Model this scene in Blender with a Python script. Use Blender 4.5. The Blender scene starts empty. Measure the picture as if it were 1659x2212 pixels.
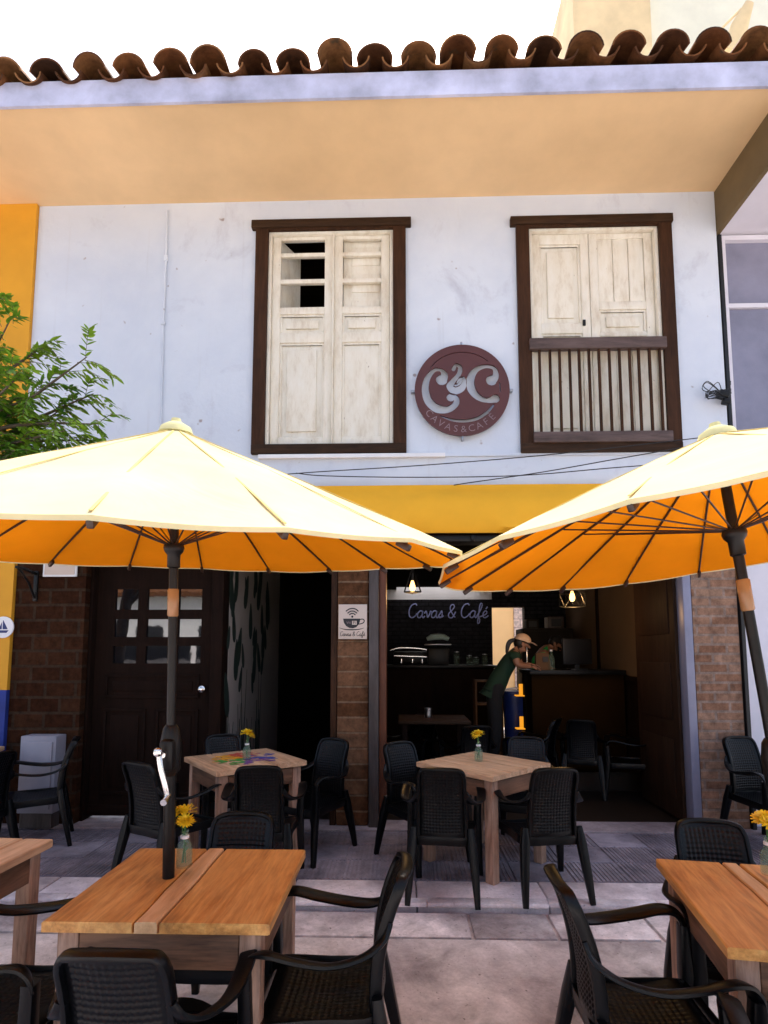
import bpy, bmesh, math, random
from mathutils import Vector, Matrix, Euler
R = math.radians
random.seed(7)
scn = bpy.context.scene
col = scn.collection

# ---------------------------------------------------------------- camera
F, CX, CY, EYE = 1230.0, 829.5, 1295.0, 1.62        # pixels of a 1659 x 2212 view
YAW, PITCH = R(1.6), R(5.45)
cd = bpy.data.cameras.new('camera'); cam = bpy.data.objects.new('camera', cd); col.objects.link(cam)
cam.location = (0, 0, EYE)
cam.rotation_euler = (R(90) + PITCH, 0, YAW)
cd.sensor_fit = 'VERTICAL'; cd.sensor_height = 36.0
cd.lens = 36.0 * F / 2212.0
cd.shift_y = (CY - 1106.0) / 2212.0
cd.clip_start = 0.05; cd.clip_end = 500
scn.camera = cam
# ---------------------------------------------------------------- light
SUN_EL, SUN_AZ = R(66), R(22)
w = bpy.data.worlds.new('World'); scn.world = w; w.use_nodes = True
nt = w.node_tree; bg = nt.nodes['Background']
sky = nt.nodes.new('ShaderNodeTexSky'); sky.sky_type = 'NISHITA'; sky.sun_disc = False
sky.sun_elevation = SUN_EL; sky.sun_rotation = SUN_AZ
sky.air_density = 1.0; sky.dust_density = 6.0; sky.ozone_density = 1.0
nt.links.new(sky.outputs[0], bg.inputs[0]); bg.inputs[1].default_value = 0.15
sd = bpy.data.lights.new('sun', 'SUN'); sd.energy = 3.0; sd.angle = R(12); sd.color = (1.0, 0.95, 0.87)
sun = bpy.data.objects.new('sun', sd); col.objects.link(sun)
sv = Vector((math.sin(SUN_AZ) * math.cos(SUN_EL), math.cos(SUN_AZ) * math.cos(SUN_EL), math.sin(SUN_EL)))
sun.rotation_euler = sv.to_track_quat('Z', 'Y').to_euler(); sun.location = sv * 50
scn.view_settings.view_transform = 'Standard'; scn.view_settings.look = 'None'
scn.view_settings.exposure = 1.42; scn.view_settings.gamma = 1.0
scn.cycles.use_denoising = True
scn.cycles.max_bounces = 8; scn.cycles.transparent_max_bounces = 12

# ---------------------------------------------------------------- helpers
def ray(u, v):
    x = (u - CX) / F; y = -(v - CY) / F
    fy = math.cos(PITCH) - y * math.sin(PITCH); fz = math.sin(PITCH) + y * math.cos(PITCH)
    c, s = math.cos(YAW), math.sin(YAW)
    return Vector((x * c - fy * s, x * s + fy * c, fz))
def PZ(u, v, z):                    # where a sight line meets the level z
    r = ray(u, v); t = (z - EYE) / r.z
    return Vector((r.x * t, r.y * t, z))
def PY(u, v, y):                    # where a sight line meets the upright plane y
    r = ray(u, v); t = y / r.y
    return Vector((r.x * t, y, EYE + r.z * t))

def tag(o, label=None, cat=None, group=None, kind=None):
    if label: o['label'] = label
    if cat: o['category'] = cat
    if group: o['group'] = group
    if kind: o['kind'] = kind
    return o
def empty(name, loc=(0, 0, 0), rz=0.0, **kw):
    o = bpy.data.objects.new(name, None); col.objects.link(o)
    o.empty_display_size = 0.1
    o.location = loc; o.rotation_euler = (0, 0, rz)
    return tag(o, **kw)
def copy_tree(o, parent=None):
    c = o.copy(); col.objects.link(c)
    if parent is not None: c.parent = parent
    for ch in o.children: copy_tree(ch, c)
    return c

class MB:
    def __init__(s): s.v = []; s.f = []; s.m = []; s.cur = 0
    def add(s, vs, fs):
        n = len(s.v); s.v += [Vector(p) for p in vs]
        for f in fs: s.f.append([i + n for i in f]); s.m.append(s.cur)
        return s
    def box(s, c, d, rot=None, bev=0.0):
        c = Vector(c); hx, hy, hz = d[0] / 2, d[1] / 2, d[2] / 2
        b = min(bev, hx * .9, hy * .9, hz * .9)
        M = Euler(rot).to_matrix() if rot is not None else None
        if b <= 0:
            vs = [(x * hx, y * hy, z * hz) for z in (-1, 1) for y in (-1, 1) for x in (-1, 1)]
            fs = [(0, 2, 3, 1), (4, 5, 7, 6), (0, 1, 5, 4), (2, 6, 7, 3), (0, 4, 6, 2), (1, 3, 7, 5)]
        else:
            bm = bmesh.new(); bmesh.ops.create_cube(bm, size=1)
            for v in bm.verts: v.co = Vector((v.co.x * hx * 2, v.co.y * hy * 2, v.co.z * hz * 2))
            bmesh.ops.bevel(bm, geom=bm.edges[:], offset=b, segments=2, affect='EDGES', profile=0.5)
            bm.verts.index_update()
            vs = [tuple(v.co) for v in bm.verts]; fs = [[v.index for v in f.verts] for f in bm.faces]; bm.free()
        vs = [Vector(p) for p in vs]
        if M: vs = [M @ p for p in vs]
        return s.add([p + c for p in vs], fs)
    def box2(s, a, b, bev=0.0):
        a = Vector(a); b = Vector(b)
        return s.box((a + b) / 2, [abs(b[i] - a[i]) for i in range(3)], None, bev)
    def sweep(s, pts, ws, ts, ref=(0, 0, 1), sq=0.6, n=12, caps=True):
        # a rounded section (half width ws, half thickness ts) carried along pts
        pts = [Vector(p) for p in pts]; ref = Vector(ref); k = len(pts)
        if not hasattr(ws, '__len__'): ws = [ws] * k
        if not hasattr(ts, '__len__'): ts = [ts] * k
        vs = []
        for i, p in enumerate(pts):
            t = (pts[min(i + 1, k - 1)] - pts[max(i - 1, 0)]).normalized()
            sd_ = t.cross(ref)
            if sd_.length < 1e-4: sd_ = t.cross(Vector((0, 1, 0.01)))
            sd_.normalize(); up = sd_.cross(t).normalized()
            for j in range(n):
                a = 2 * math.pi * j / n + math.pi / n
                ca, sa = math.cos(a), math.sin(a)
                ca = math.copysign(abs(ca) ** sq, ca); sa = math.copysign(abs(sa) ** sq, sa)
                vs.append(p + sd_ * ca * ws[i] + up * sa * ts[i])
        fs = []
        for i in range(k - 1):
            for j in range(n):
                a, b = i * n + j, i * n + (j + 1) % n
                fs.append((a, b, b + n, a + n))
        if caps:
            fs.append(tuple(range(n))[::-1]); fs.append(tuple((k - 1) * n + j for j in range(n)))
        return s.add(vs, fs)
    def tube(s, pts, r, n=8, caps=True):
        pts = [Vector(p) for p in pts]
        d = (pts[-1] - pts[0])
        ref = (0, 0, 1) if abs(d.z) < 0.9 * d.length else (0, 1, 0)
        return s.sweep(pts, r, r, ref=ref, sq=1.0, n=n, caps=caps)
    def lathe(s, prof, c=(0, 0, 0), n=20, axis='z'):
        vs = []; c = Vector(c); k = len(prof)
        for r, h in prof:
            for j in range(n):
                a = 2 * math.pi * j / n
                p = (r * math.cos(a), r * math.sin(a), h)
                if axis == 'y': p = (p[0], -p[2], p[1])
                vs.append(c + Vector(p))
        fs = []
        for i in range(k - 1):
            for j in range(n):
                a, b = i * n + j, i * n + (j + 1) % n
                fs.append((a, b, b + n, a + n))
        if prof[0][0] > 1e-6: fs.append(tuple(range(n))[::-1])
        if prof[-1][0] > 1e-6: fs.append(tuple((k - 1) * n + j for j in range(n)))
        return s.add(vs, fs)
    def prism(s, poly, d0, d1, fn):        # poly of (a, b); fn(a, b, depth) -> point
        k = len(poly)
        vs = [fn(a, b, d0) for a, b in poly] + [fn(a, b, d1) for a, b in poly]
        fs = [tuple(range(k)), tuple(range(2 * k - 1, k - 1, -1))]
        fs += [(i, i + k, (i + 1) % k + k, (i + 1) % k) for i in range(k)]
        return s.add(vs, fs)
    def build(s, name, mat, parent=None, smooth=False, loc=None, fix=True):
        me = bpy.data.meshes.new(name); me.from_pydata([tuple(p) for p in s.v], [], s.f)
        mats = mat if isinstance(mat, (list, tuple)) else [mat]
        for m in mats: me.materials.append(m)
        for p, mi in zip(me.polygons, s.m): p.material_index = mi
        if fix:
            bm = bmesh.new(); bm.from_mesh(me)
            bmesh.ops.remove_doubles(bm, verts=bm.verts, dist=1e-5)
            bmesh.ops.recalc_face_normals(bm, faces=bm.faces); bm.to_mesh(me); bm.free()
        if smooth:
            for p in me.polygons: p.use_smooth = True
            try: me.set_sharp_from_angle(angle=R(smooth if smooth > 1 else 40))
            except Exception: pass
        me.update()
        o = bpy.data.objects.new(name, me); col.objects.link(o)
        if parent is not None: o.parent = parent
        if loc is not None: o.location = loc
        return o

def smooth_path(pts, n=6, closed=False):
    pts = [Vector(p) for p in pts]; k = len(pts); out = []
    for i in range(k if closed else k - 1):
        if closed: p0, p1, p2, p3 = pts[(i - 1) % k], pts[i], pts[(i + 1) % k], pts[(i + 2) % k]
        else: p0, p1, p2, p3 = pts[max(i - 1, 0)], pts[i], pts[i + 1], pts[min(i + 2, k - 1)]
        for j in range(n):
            t = j / n
            out.append(0.5 * ((2 * p1) + (p2 - p0) * t + (2 * p0 - 5 * p1 + 4 * p2 - p3) * t * t + (3 * p1 - p0 - 3 * p2 + p3) * t ** 3))
    if not closed: out.append(pts[-1])
    return out
def lerp(a, b, t): return a + (b - a) * t

# ---------------------------------------------------------------- materials
def newmat(name):
    m = bpy.data.materials.new(name); m.use_nodes = True
    return m, m.node_tree, m.node_tree.nodes['Principled BSDF']
def ramp(nt, src, stops):
    r = nt.nodes.new('ShaderNodeValToRGB'); el = r.color_ramp.elements
    while len(el) < len(stops): el.new(0.5)
    for e, (p, c) in zip(el, stops): e.position = p; e.color = (*c, 1)
    nt.links.new(src, r.inputs[0]); return r.outputs[0]
def coords(nt, scale=(1, 1, 1), rot=(0, 0, 0)):
    tc = nt.nodes.new('ShaderNodeTexCoord'); mp = nt.nodes.new('ShaderNodeMapping')
    mp.inputs['Scale'].default_value = scale; mp.inputs['Rotation'].default_value = rot
    oi = nt.nodes.new('ShaderNodeObjectInfo')
    va = nt.nodes.new('ShaderNodeVectorMath'); va.operation = 'ADD'
    sc = nt.nodes.new('ShaderNodeMath'); sc.operation = 'MULTIPLY'; sc.inputs[1].default_value = 17.0
    nt.links.new(oi.outputs['Random'], sc.inputs[0])
    nt.links.new(tc.outputs['Object'], va.inputs[0]); nt.links.new(sc.outputs[0], va.inputs[1])
    nt.links.new(va.outputs[0], mp.inputs[0]); return mp.outputs[0]
def noise(nt, vec, scale, detail=6, rough=0.6, dist=0.0):
    n = nt.nodes.new('ShaderNodeTexNoise'); n.inputs['Scale'].default_value = scale
    n.inputs['Detail'].default_value = detail; n.inputs['Roughness'].default_value = rough
    n.inputs['Distortion'].default_value = dist
    nt.links.new(vec, n.inputs['Vector']); return n.outputs[0]
def mix(nt, fac, a, b, mode='MIX'):
    m = nt.nodes.new('ShaderNodeMix'); m.data_type = 'RGBA'; m.blend_type = mode
    for i, val in ((0, fac), (6, a), (7, b)):
        if isinstance(val, (int, float)): m.inputs[i].default_value = val
        elif isinstance(val, tuple): m.inputs[i].default_value = (*val, 1)
        else: nt.links.new(val, m.inputs[i])
    return m.outputs[2]
def bump(nt, b, h, strength=0.3, dist=0.01):
    n = nt.nodes.new('ShaderNodeBump'); n.inputs['Strength'].default_value = strength; n.inputs['Distance'].default_value = dist
    nt.links.new(h, n.inputs['Height']); nt.links.new(n.outputs[0], b.inputs['Normal'])
def plain(name, c, rough=0.6, var=0.15, scale=6, bmp=0.1, bscale=40, metal=0.0, spec=0.5, stretch=(1, 1, 1)):
    m, nt, b = newmat(name); v = coords(nt, stretch)
    lo = tuple(x * (1 - var) for x in c); hi = tuple(min(1, x * (1 + var)) for x in c)
    nt.links.new(ramp(nt, noise(nt, v, scale), [(0.3, lo), (0.7, hi)]), b.inputs['Base Color'])
    b.inputs['Roughness'].default_value = rough; b.inputs['Metallic'].default_value = metal
    b.inputs['Specular IOR Level'].default_value = spec
    if bmp: bump(nt, b, noise(nt, v, bscale, 4), bmp, 0.004)
    return m
def wood(name, dark, mid, light, axis=1, rough=0.6, scale=1.0, bmp=0.25, spec=0.4):
    m, nt, b = newmat(name)
    st = [9.0, 9.0, 9.0]; st[axis] = 0.9
    v = coords(nt, tuple(s * scale for s in st))
    n1 = noise(nt, v, 1.6, 8, 0.65, 0.8); n2 = noise(nt, v, 9.0, 4, 0.6)
    v2 = coords(nt, (2.2 * scale,) * 3); n3 = noise(nt, v2, 1.5, 4, 0.6)
    c1 = ramp(nt, n1, [(0.33, dark), (0.5, mid), (0.68, light)])
    c2 = mix(nt, 0.35, c1, ramp(nt, n2, [(0.3, dark), (0.65, light)]), 'MIX')
    c3 = mix(nt, ramp(nt, n3, [(0.35, (0, 0, 0)), (0.75, (0.5, 0.5, 0.5))]), c2, light)
    nt.links.new(c3, b.inputs['Base Color']); b.inputs['Roughness'].default_value = rough
    b.inputs['Specular IOR Level'].default_value = spec
    bump(nt, b, n1, bmp, 0.006); return m
def brickmat(name, c1, c2, mortar, bw=0.25, bh=0.075, ms=0.01, rough=0.9, axes='xz', bmp=0.6, soft=1.0):
    m, nt, b = newmat(name)
    tc = nt.nodes.new('ShaderNodeTexCoord'); sp = nt.nodes.new('ShaderNodeSeparateXYZ'); cb = nt.nodes.new('ShaderNodeCombineXYZ')
    nt.links.new(tc.outputs['Object'], sp.inputs[0])
    ix = {'x': 0, 'y': 1, 'z': 2}
    nt.links.new(sp.outputs[ix[axes[0]]], cb.inputs[0]); nt.links.new(sp.outputs[ix[axes[1]]], cb.inputs[1])
    br = nt.nodes.new('ShaderNodeTexBrick'); nt.links.new(cb.outputs[0], br.inputs['Vector'])
    br.inputs['Color1'].default_value = (*c1, 1); br.inputs['Color2'].default_value = (*c2, 1); br.inputs['Mortar'].default_value = (*mortar, 1)
    br.inputs['Scale'].default_value = 1; br.inputs['Brick Width'].default_value = bw; br.inputs['Row Height'].default_value = bh
    br.inputs['Mortar Size'].default_value = ms; br.inputs['Mortar Smooth'].default_value = 0.3
    n = noise(nt, tc.outputs['Object'], 14, 6, 0.7)
    cc = mix(nt, 0.8, br.outputs[0], ramp(nt, n, [(0.3, (0.38, 0.38, 0.38)), (0.7, (1.5, 1.45, 1.4))]), 'MULTIPLY')
    nt.links.new(cc, b.inputs['Base Color']); b.inputs['Roughness'].default_value = rough; b.inputs['Specular IOR Level'].default_value = 0.05
    inv = nt.nodes.new('ShaderNodeMath'); inv.operation = 'SUBTRACT'; nt.links.new(n, inv.inputs[0]); nt.links.new(br.outputs['Fac'], inv.inputs[1])
    bump(nt, b, inv.outputs[0], bmp, 0.012); return m

M = {}
def plaster():
    m, nt, b = newmat('white_plaster')
    v = coords(nt); vs = coords(nt, (1.6, 1.6, 1.2))
    big = noise(nt, v, 0.7, 6, 0.62, 0.3); mid = noise(nt, vs, 1.3, 8, 0.7, 0.4); fine = noise(nt, v, 22, 4, 0.6)
    base = ramp(nt, big, [(0.3, (0.54, 0.595, 0.70)), (0.62, (0.66, 0.71, 0.79))])
    st = ramp(nt, mid, [(0.57, (0, 0, 0)), (0.74, (0.55, 0.55, 0.55))])
    c = mix(nt, st, base, (0.40, 0.41, 0.50))
    dr = ramp(nt, noise(nt, coords(nt, (9, 9, .5)), 1.4, 5, .6), [(0.62, (0, 0, 0)), (0.76, (.16, .16, .16))])
    c = mix(nt, dr, c, (0.36, 0.33, 0.34))
    sp = ramp(nt, noise(nt, v, 7, 2, 0.5), [(0.72, (0, 0, 0)), (0.76, (0.8, 0.8, 0.8))])
    c = mix(nt, sp, c, (0.28, 0.22, 0.21))
    nt.links.new(c, b.inputs['Base Color']); b.inputs['Roughness'].default_value = 0.85; b.inputs['Specular IOR Level'].default_value = 0.2
    bump(nt, b, mix(nt, 0.5, mid, fine), 0.35, 0.012); return m
M['plaster'] = plaster()
M['soffit'] = plain('soffit_paint', (0.78, 0.545, 0.305), 0.8, 0.10, 1.1, 0.3, 7, spec=0.1)
M['soffit_strip'] = plain('soffit_strip', (0.92, 0.76, 0.56), 0.8, 0.05, 3, 0.0)
M['fascia'] = plain('fascia_paint', (0.47, 0.48, 0.62), 0.6, 0.35, 2.5, 0.3, 9)
def tilemat():
    m, nt, b = newmat('clay_tile')
    g = nt.nodes.new('ShaderNodeNewGeometry'); v = coords(nt)
    base = ramp(nt, g.outputs['Random Per Island'], [(0.0, (0.055, 0.024, 0.012)), (0.35, (0.12, 0.045, 0.017)), (0.7, (0.19, 0.075, 0.026)), (1.0, (0.26, 0.13, 0.055))])
    c = mix(nt, 0.9, base, ramp(nt, noise(nt, v, 9, 8, .7), [(0.3, (0.35, 0.33, 0.3)), (0.7, (1.3, 1.3, 1.25))]), 'MULTIPLY')
    lich = ramp(nt, noise(nt, v, 5.5, 6, .7), [(0.60, (0, 0, 0)), (0.70, (.7, .7, .7))])
    c = mix(nt, lich, c, (0.05, 0.05, 0.035))
    nt.links.new(c, b.inputs['Base Color']); b.inputs['Roughness'].default_value = .85; b.inputs['Specular IOR Level'].default_value = .2
    bump(nt, b, noise(nt, v, 34, 5, .7), .6, .006); return m
M['tile'] = tilemat()
M['yellow_wall'] = plain('yellow_wall_paint', (0.66, 0.31, 0.015), 0.75, 0.08, 2, 0.2, 20)
M['blue_wall'] = plain('blue_wall_paint', (0.01, 0.03, 0.22), 0.7, 0.2, 4, 0.2, 20)
M['dark_wood'] = wood('dark_brown_wood', (0.010, 0.0045, 0.002), (0.030, 0.012, 0.005), (0.07, 0.029, 0.013), 2, spec=.15)
M['dark_wood_x'] = wood('dark_brown_wood_level', (0.009, 0.0045, 0.002), (0.024, 0.011, 0.005), (0.06, 0.030, 0.015), 0, spec=.15)
M['door_wood'] = wood('door_wood', (0.004, 0.002, 0.001), (0.009, 0.004, 0.0025), (0.018, 0.008, 0.005), 2, 0.75, spec=0.08)
M['red_wood'] = wood('red_brown_wood', (0.04, 0.012, 0.006), (0.10, 0.03, 0.012), (0.16, 0.05, 0.02), 2)
M['grey_wood'] = wood('weathered_grey_wood', (0.02, 0.015, 0.012), (0.055, 0.04, 0.034), (0.10, 0.08, 0.075), 2)
M['grey_wood_x'] = wood('weathered_rail_wood', (0.02, 0.012, 0.010), (0.06, 0.035, 0.03), (0.15, 0.10, 0.09), 0)
def cream():
    m, nt, b = newmat('cream_shutter_paint')
    v = coords(nt, (4, 4, 1.2)); n = noise(nt, v, 2.2, 8, 0.7); v2 = coords(nt); n2 = noise(nt, v2, 26, 3, 0.6)
    c = ramp(nt, n, [(0.3, (0.60, 0.52, 0.40)), (0.50, (0.77, 0.72, 0.61)), (0.75, (0.84, 0.81, 0.73))])
    chip = ramp(nt, noise(nt, coords(nt, (7, 7, 3)), 3.0, 5, 0.65), [(0.70, (0, 0, 0)), (0.73, (0.8, 0.8, 0.8))])
    c = mix(nt, chip, c, (0.30, 0.22, 0.16))
    nt.links.new(c, b.inputs['Base Color']); b.inputs['Roughness'].default_value = 0.6
    bump(nt, b, n, 0.3, 0.004); return m
M['cream'] = cream()
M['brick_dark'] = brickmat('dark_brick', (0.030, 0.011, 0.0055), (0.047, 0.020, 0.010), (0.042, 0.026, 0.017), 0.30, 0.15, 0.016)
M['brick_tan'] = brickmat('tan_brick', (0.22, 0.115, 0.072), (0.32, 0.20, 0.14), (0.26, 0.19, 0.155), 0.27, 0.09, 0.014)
def adobe():
    m, nt, b = newmat('rammed_earth')
    tc = nt.nodes.new('ShaderNodeTexCoord')
    v = coords(nt, (1.0, 1.0, 6)); n = noise(nt, v, 1.3, 8, 0.72, 0.5); g = noise(nt, coords(nt), 45, 4, 0.7)
    c = ramp(nt, n, [(0.34, (0.07, 0.03, 0.015)), (0.5, (0.17, 0.085, 0.045)), (0.66, (0.40, 0.28, 0.19))])
    c = mix(nt, 0.6, c, ramp(nt, g, [(0.3, (0.5, 0.5, 0.5)), (0.7, (1.3, 1.3, 1.3))]), 'MULTIPLY')
    nt.links.new(c, b.inputs['Base Color']); b.inputs['Roughness'].default_value = 0.95; b.inputs['Specular IOR Level'].default_value = 0.1
    bump(nt, b, mix(nt, 0.5, n, g), 0.9, 0.02); return m
M['adobe'] = brickmat('earth_block_pier', (0.10, 0.044, 0.021), (0.20, 0.105, 0.058), (0.21, 0.135, 0.085), 1.9, 0.145, 0.011, 0.95, 'xz', 1.0)
M['plastic'] = plain('black_plastic', (0.0016, 0.0019, 0.0026), 0.33, 0.25, 8, 0.12, 180, spec=0.24)
M['black'] = plain('black_paint', (0.006, 0.006, 0.007), 0.5, 0.2, 5, 0.1)
M['black_metal'] = plain('black_metal', (0.007, 0.007, 0.007), 0.38, 0.3, 9, 0.1, 60, spec=0.25)
M['chrome'] = plain('chrome', (0.75, 0.74, 0.72), 0.18, 0.05, 5, 0.0, metal=1.0)
M['clear_sleeve'] = plain('pale_sleeve', (0.30, 0.17, 0.075), 0.25, 0.1, 5, 0.0)
M['sign_brown'] = plain('brown_sign_metal', (0.085, 0.022, 0.018), 0.45, 0.12, 3, 0.1, 30)
M['sign_letter'] = plain('cut_letter', (0.24, 0.17, 0.18), 0.5, 0.1, 3, 0)
M['white'] = plain('white_paint', (0.78, 0.78, 0.80), 0.5, 0.06, 3, 0.1)
M['cab'] = plain('grey_white_enamel', (0.30, 0.29, 0.34), 0.5, 0.1, 3, 0.1)
M['board'] = plain('cream_board', (0.62, 0.50, 0.42), 0.5, 0.06, 3, 0.05)
M['ink'] = plain('black_ink', (0.008, 0.009, 0.012), 0.5, 0.1, 3, 0)
M['navy'] = plain('navy_paint', (0.012, 0.03, 0.16), 0.4, 0.2, 3, 0.1)
M['awning'] = plain('yellow_awning_cloth', (0.86, 0.42, 0.015), 0.8, 0.06, 2.5, 0.2, 9)
M['table_front'] = wood('orange_table_wood', (0.12, 0.034, 0.007), (0.56, 0.222, 0.038), (0.80, 0.45, 0.14), 1, 0.5, 0.8, 0.2, 0.5)
M['table_light'] = wood('sapwood_plank', (0.30, 0.13, 0.045), (0.62, 0.34, 0.13), (0.78, 0.52, 0.28), 1, 0.5, 0.8, 0.2, 0.5)
M['table_pale'] = wood('pale_table_wood', (0.19, 0.085, 0.04), (0.57, 0.315, 0.165), (0.78, 0.53, 0.33), 1, 0.5, 0.9, 0.2, 0.5)
M['table_leg'] = wood('worn_table_leg_wood', (0.03, 0.012, 0.006), (0.26, 0.13, 0.07), (0.62, 0.40, 0.29), 2, 0.6, 0.9, 0.3)
M['table_apron'] = wood('worn_apron_wood', (0.018, 0.009, 0.005), (0.10, 0.045, 0.022), (0.28, 0.14, 0.075), 0, 0.6, 0.9, 0.3)
def ground(name, lo, hi, sc=3.0, rough=0.75, bmp=0.4):
    m, nt, b = newmat(name); v = coords(nt)
    a = noise(nt, v, sc, 8, 0.68, 0.4); g = noise(nt, v, 55, 4, 0.7); s = noise(nt, v, sc * 0.35, 4, 0.6)
    c = ramp(nt, a, [(0.3, lo), (0.68, hi)])
    c = mix(nt, 0.5, c, ramp(nt, g, [(0.3, (0.75, 0.75, 0.75)), (0.7, (1.25, 1.25, 1.25))]), 'MULTIPLY')
    c = mix(nt, 0.8, c, ramp(nt, s, [(0.36, (0.55, 0.52, 0.55)), (0.56, (1.2, 1.2, 1.2))]), 'MULTIPLY')
    gi = nt.nodes.new('ShaderNodeNewGeometry')
    c = mix(nt, 0.8, c, ramp(nt, gi.outputs['Random Per Island'], [(0, (.72, .72, .72)), (1, (1.12, 1.1, 1.1))]), 'MULTIPLY')
    pit = ramp(nt, noise(nt, v, 30, 3, .6), [(0.66, (0, 0, 0)), (0.72, (.8, .8, .8))])
    c = mix(nt, pit, c, tuple(x * .35 for x in lo))
    nt.links.new(c, b.inputs['Base Color']); b.inputs['Roughness'].default_value = rough; b.inputs['Specular IOR Level'].default_value = 0.35
    bump(nt, b, mix(nt, 0.5, a, g), bmp, 0.01); return m
M['street'] = ground('street_concrete', (0.28, 0.252, 0.245), (0.77, 0.71, 0.70))
M['pavers'] = ground('paver_stone', (0.30, 0.272, 0.27), (0.78, 0.715, 0.715), 5)
M['kerb'] = ground('kerb_stone', (0.50, 0.45, 0.47), (0.82, 0.76, 0.79), 4)
M['kerb_lip'] = ground('worn_kerb_lip', (0.62, 0.58, 0.62), (0.88, 0.85, 0.88), 6)
M['rib'] = ground('ribbed_tile', (0.15, 0.14, 0.17), (0.33, 0.30, 0.35), 4)
M['ledge'] = ground('threshold_stone', (0.20, 0.16, 0.165), (0.42, 0.35, 0.36), 4)
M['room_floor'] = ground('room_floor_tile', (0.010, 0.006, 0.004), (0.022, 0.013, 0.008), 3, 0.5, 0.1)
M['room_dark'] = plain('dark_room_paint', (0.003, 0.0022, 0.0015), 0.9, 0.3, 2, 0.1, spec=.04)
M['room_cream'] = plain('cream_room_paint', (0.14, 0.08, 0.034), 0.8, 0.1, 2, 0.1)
M['black_brick'] = brickmat('black_painted_brick', (0.016, 0.016, 0.020), (0.022, 0.022, 0.027), (0.010, 0.010, 0.012), 0.26, 0.075, 0.012, 0.5, 'xz', 1.0)
M['mural_wall'] = plain('mural_wall_white', (0.36, 0.30, 0.26), 0.8, 0.08, 2, 0.1)
M['mural_leaf'] = plain('mural_leaf_green', (0.010, 0.022, 0.014), 0.7, 0.3, 6, 0)
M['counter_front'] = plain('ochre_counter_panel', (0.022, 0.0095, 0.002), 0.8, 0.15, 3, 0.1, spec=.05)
M['steel'] = plain('brushed_steel', (0.4, 0.4, 0.42), 0.3, 0.1, 6, 0, metal=1.0)
M['fridge'] = plain('grey_fridge', (0.025, 0.021, 0.017), 0.6, 0.1, 4, 0.05, spec=.1)
M['skin'] = plain('skin', (0.30, 0.14, 0.08), 0.55, 0.08, 8, 0.05)
M['hair'] = plain('dark_hair', (0.008, 0.006, 0.005), 0.5, 0.3, 20, 0.3, 60)
M['green_cloth'] = plain('dark_green_cloth', (0.004, 0.026, 0.010), 0.85, 0.25, 6, 0.3, 40)
M['bright_green'] = plain('green_shirt_cloth', (0.02, 0.36, 0.08), 0.85, 0.2, 6, 0.3, 40)
M['black_cloth'] = plain('black_cloth', (0.006, 0.006, 0.007), 0.9, 0.3, 6, 0.3, 40)
M['cap_cloth'] = plain('beige_cap_cloth', (0.62, 0.42, 0.28), 0.85, 0.08, 6, 0.2, 60)
M['paper'] = plain('brown_paper', (0.13, 0.062, 0.024), 0.8, 0.1, 4, 0.2)
M['amber_glow'] = None
M['petal'] = plain('yellow_petal', (0.95, 0.66, 0.02), 0.6, 0.15, 20, 0.1)
M['stem'] = plain('green_stem', (0.05, 0.16, 0.03), 0.5, 0.25, 12, 0.1)
M['leaf'] = None
def leafmat(name, lo, hi):
    m, nt, b = newmat(name)
    n = noise(nt, coords(nt), 5.0, 3, 0.6)
    c = ramp(nt, n, [(0.3, lo), (0.7, hi)])
    nt.links.new(c, b.inputs['Base Color']); b.inputs['Roughness'].default_value = 0.45
    tr = nt.nodes.new('ShaderNodeBsdfTranslucent'); nt.links.new(c, tr.inputs[0])
    ms = nt.nodes.new('ShaderNodeMixShader'); ms.inputs[0].default_value = 0.35
    out = nt.nodes['Material Output']
    nt.links.new(b.outputs[0], ms.inputs[1]); nt.links.new(tr.outputs[0], ms.inputs[2]); nt.links.new(ms.outputs[0], out.inputs[0])
    return m
M['leaf'] = leafmat('tree_leaf', (0.03, 0.14, 0.012), (0.28, 0.46, 0.03))
M['bark'] = plain('tree_bark', (0.10, 0.075, 0.05), 0.9, 0.3, 6, 0.6, 20)
def cloth(name, c, fac, var=0.06):
    m, nt, b = newmat(name); out = nt.nodes['Material Output']
    n = noise(nt, coords(nt), 3.0, 4, 0.6)
    cc = ramp(nt, n, [(0.3, tuple(x * (1 - var) for x in c)), (0.7, tuple(min(1, x * (1 + var)) for x in c))])
    d = nt.nodes.new('ShaderNodeBsdfDiffuse'); t = nt.nodes.new('ShaderNodeBsdfTranslucent'); ms = nt.nodes.new('ShaderNodeMixShader')
    ms.inputs[0].default_value = fac
    nt.links.new(cc, d.inputs[0]); nt.links.new(cc, t.inputs[0])
    bn = nt.nodes.new('ShaderNodeBump'); bn.inputs['Strength'].default_value = .5; bn.inputs['Distance'].default_value = .02
    nt.links.new(noise(nt, coords(nt, (1, 1, 1)), 2.6, 5, .55, 1.2), bn.inputs['Height']); nt.links.new(bn.outputs[0], d.inputs['Normal'])
    nt.links.new(d.outputs[0], ms.inputs[1]); nt.links.new(t.outputs[0], ms.inputs[2]); nt.links.new(ms.outputs[0], out.inputs[0])
    return m
M['canopy_out'] = cloth('canopy_outer_cloth', (0.76, 0.73, 0.46), 0.42, .10)
M['canopy_seam'] = cloth('canopy_seam', (0.66, 0.54, 0.24), 0.3)
M['canopy_in'] = cloth('canopy_lining_cloth', (0.88, 0.32, 0.012), 0.55)
M['canopy_rib'] = plain('dark_rib', (0.03, 0.012, 0.006), 0.4, 0.2, 5, 0)
def emit(name, c, s):
    m, nt, b = newmat(name); b.inputs['Base Color'].default_value = (0, 0, 0, 1)
    b.inputs['Emission Color'].default_value = (*c, 1); b.inputs['Emission Strength'].default_value = s; return m
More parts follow.
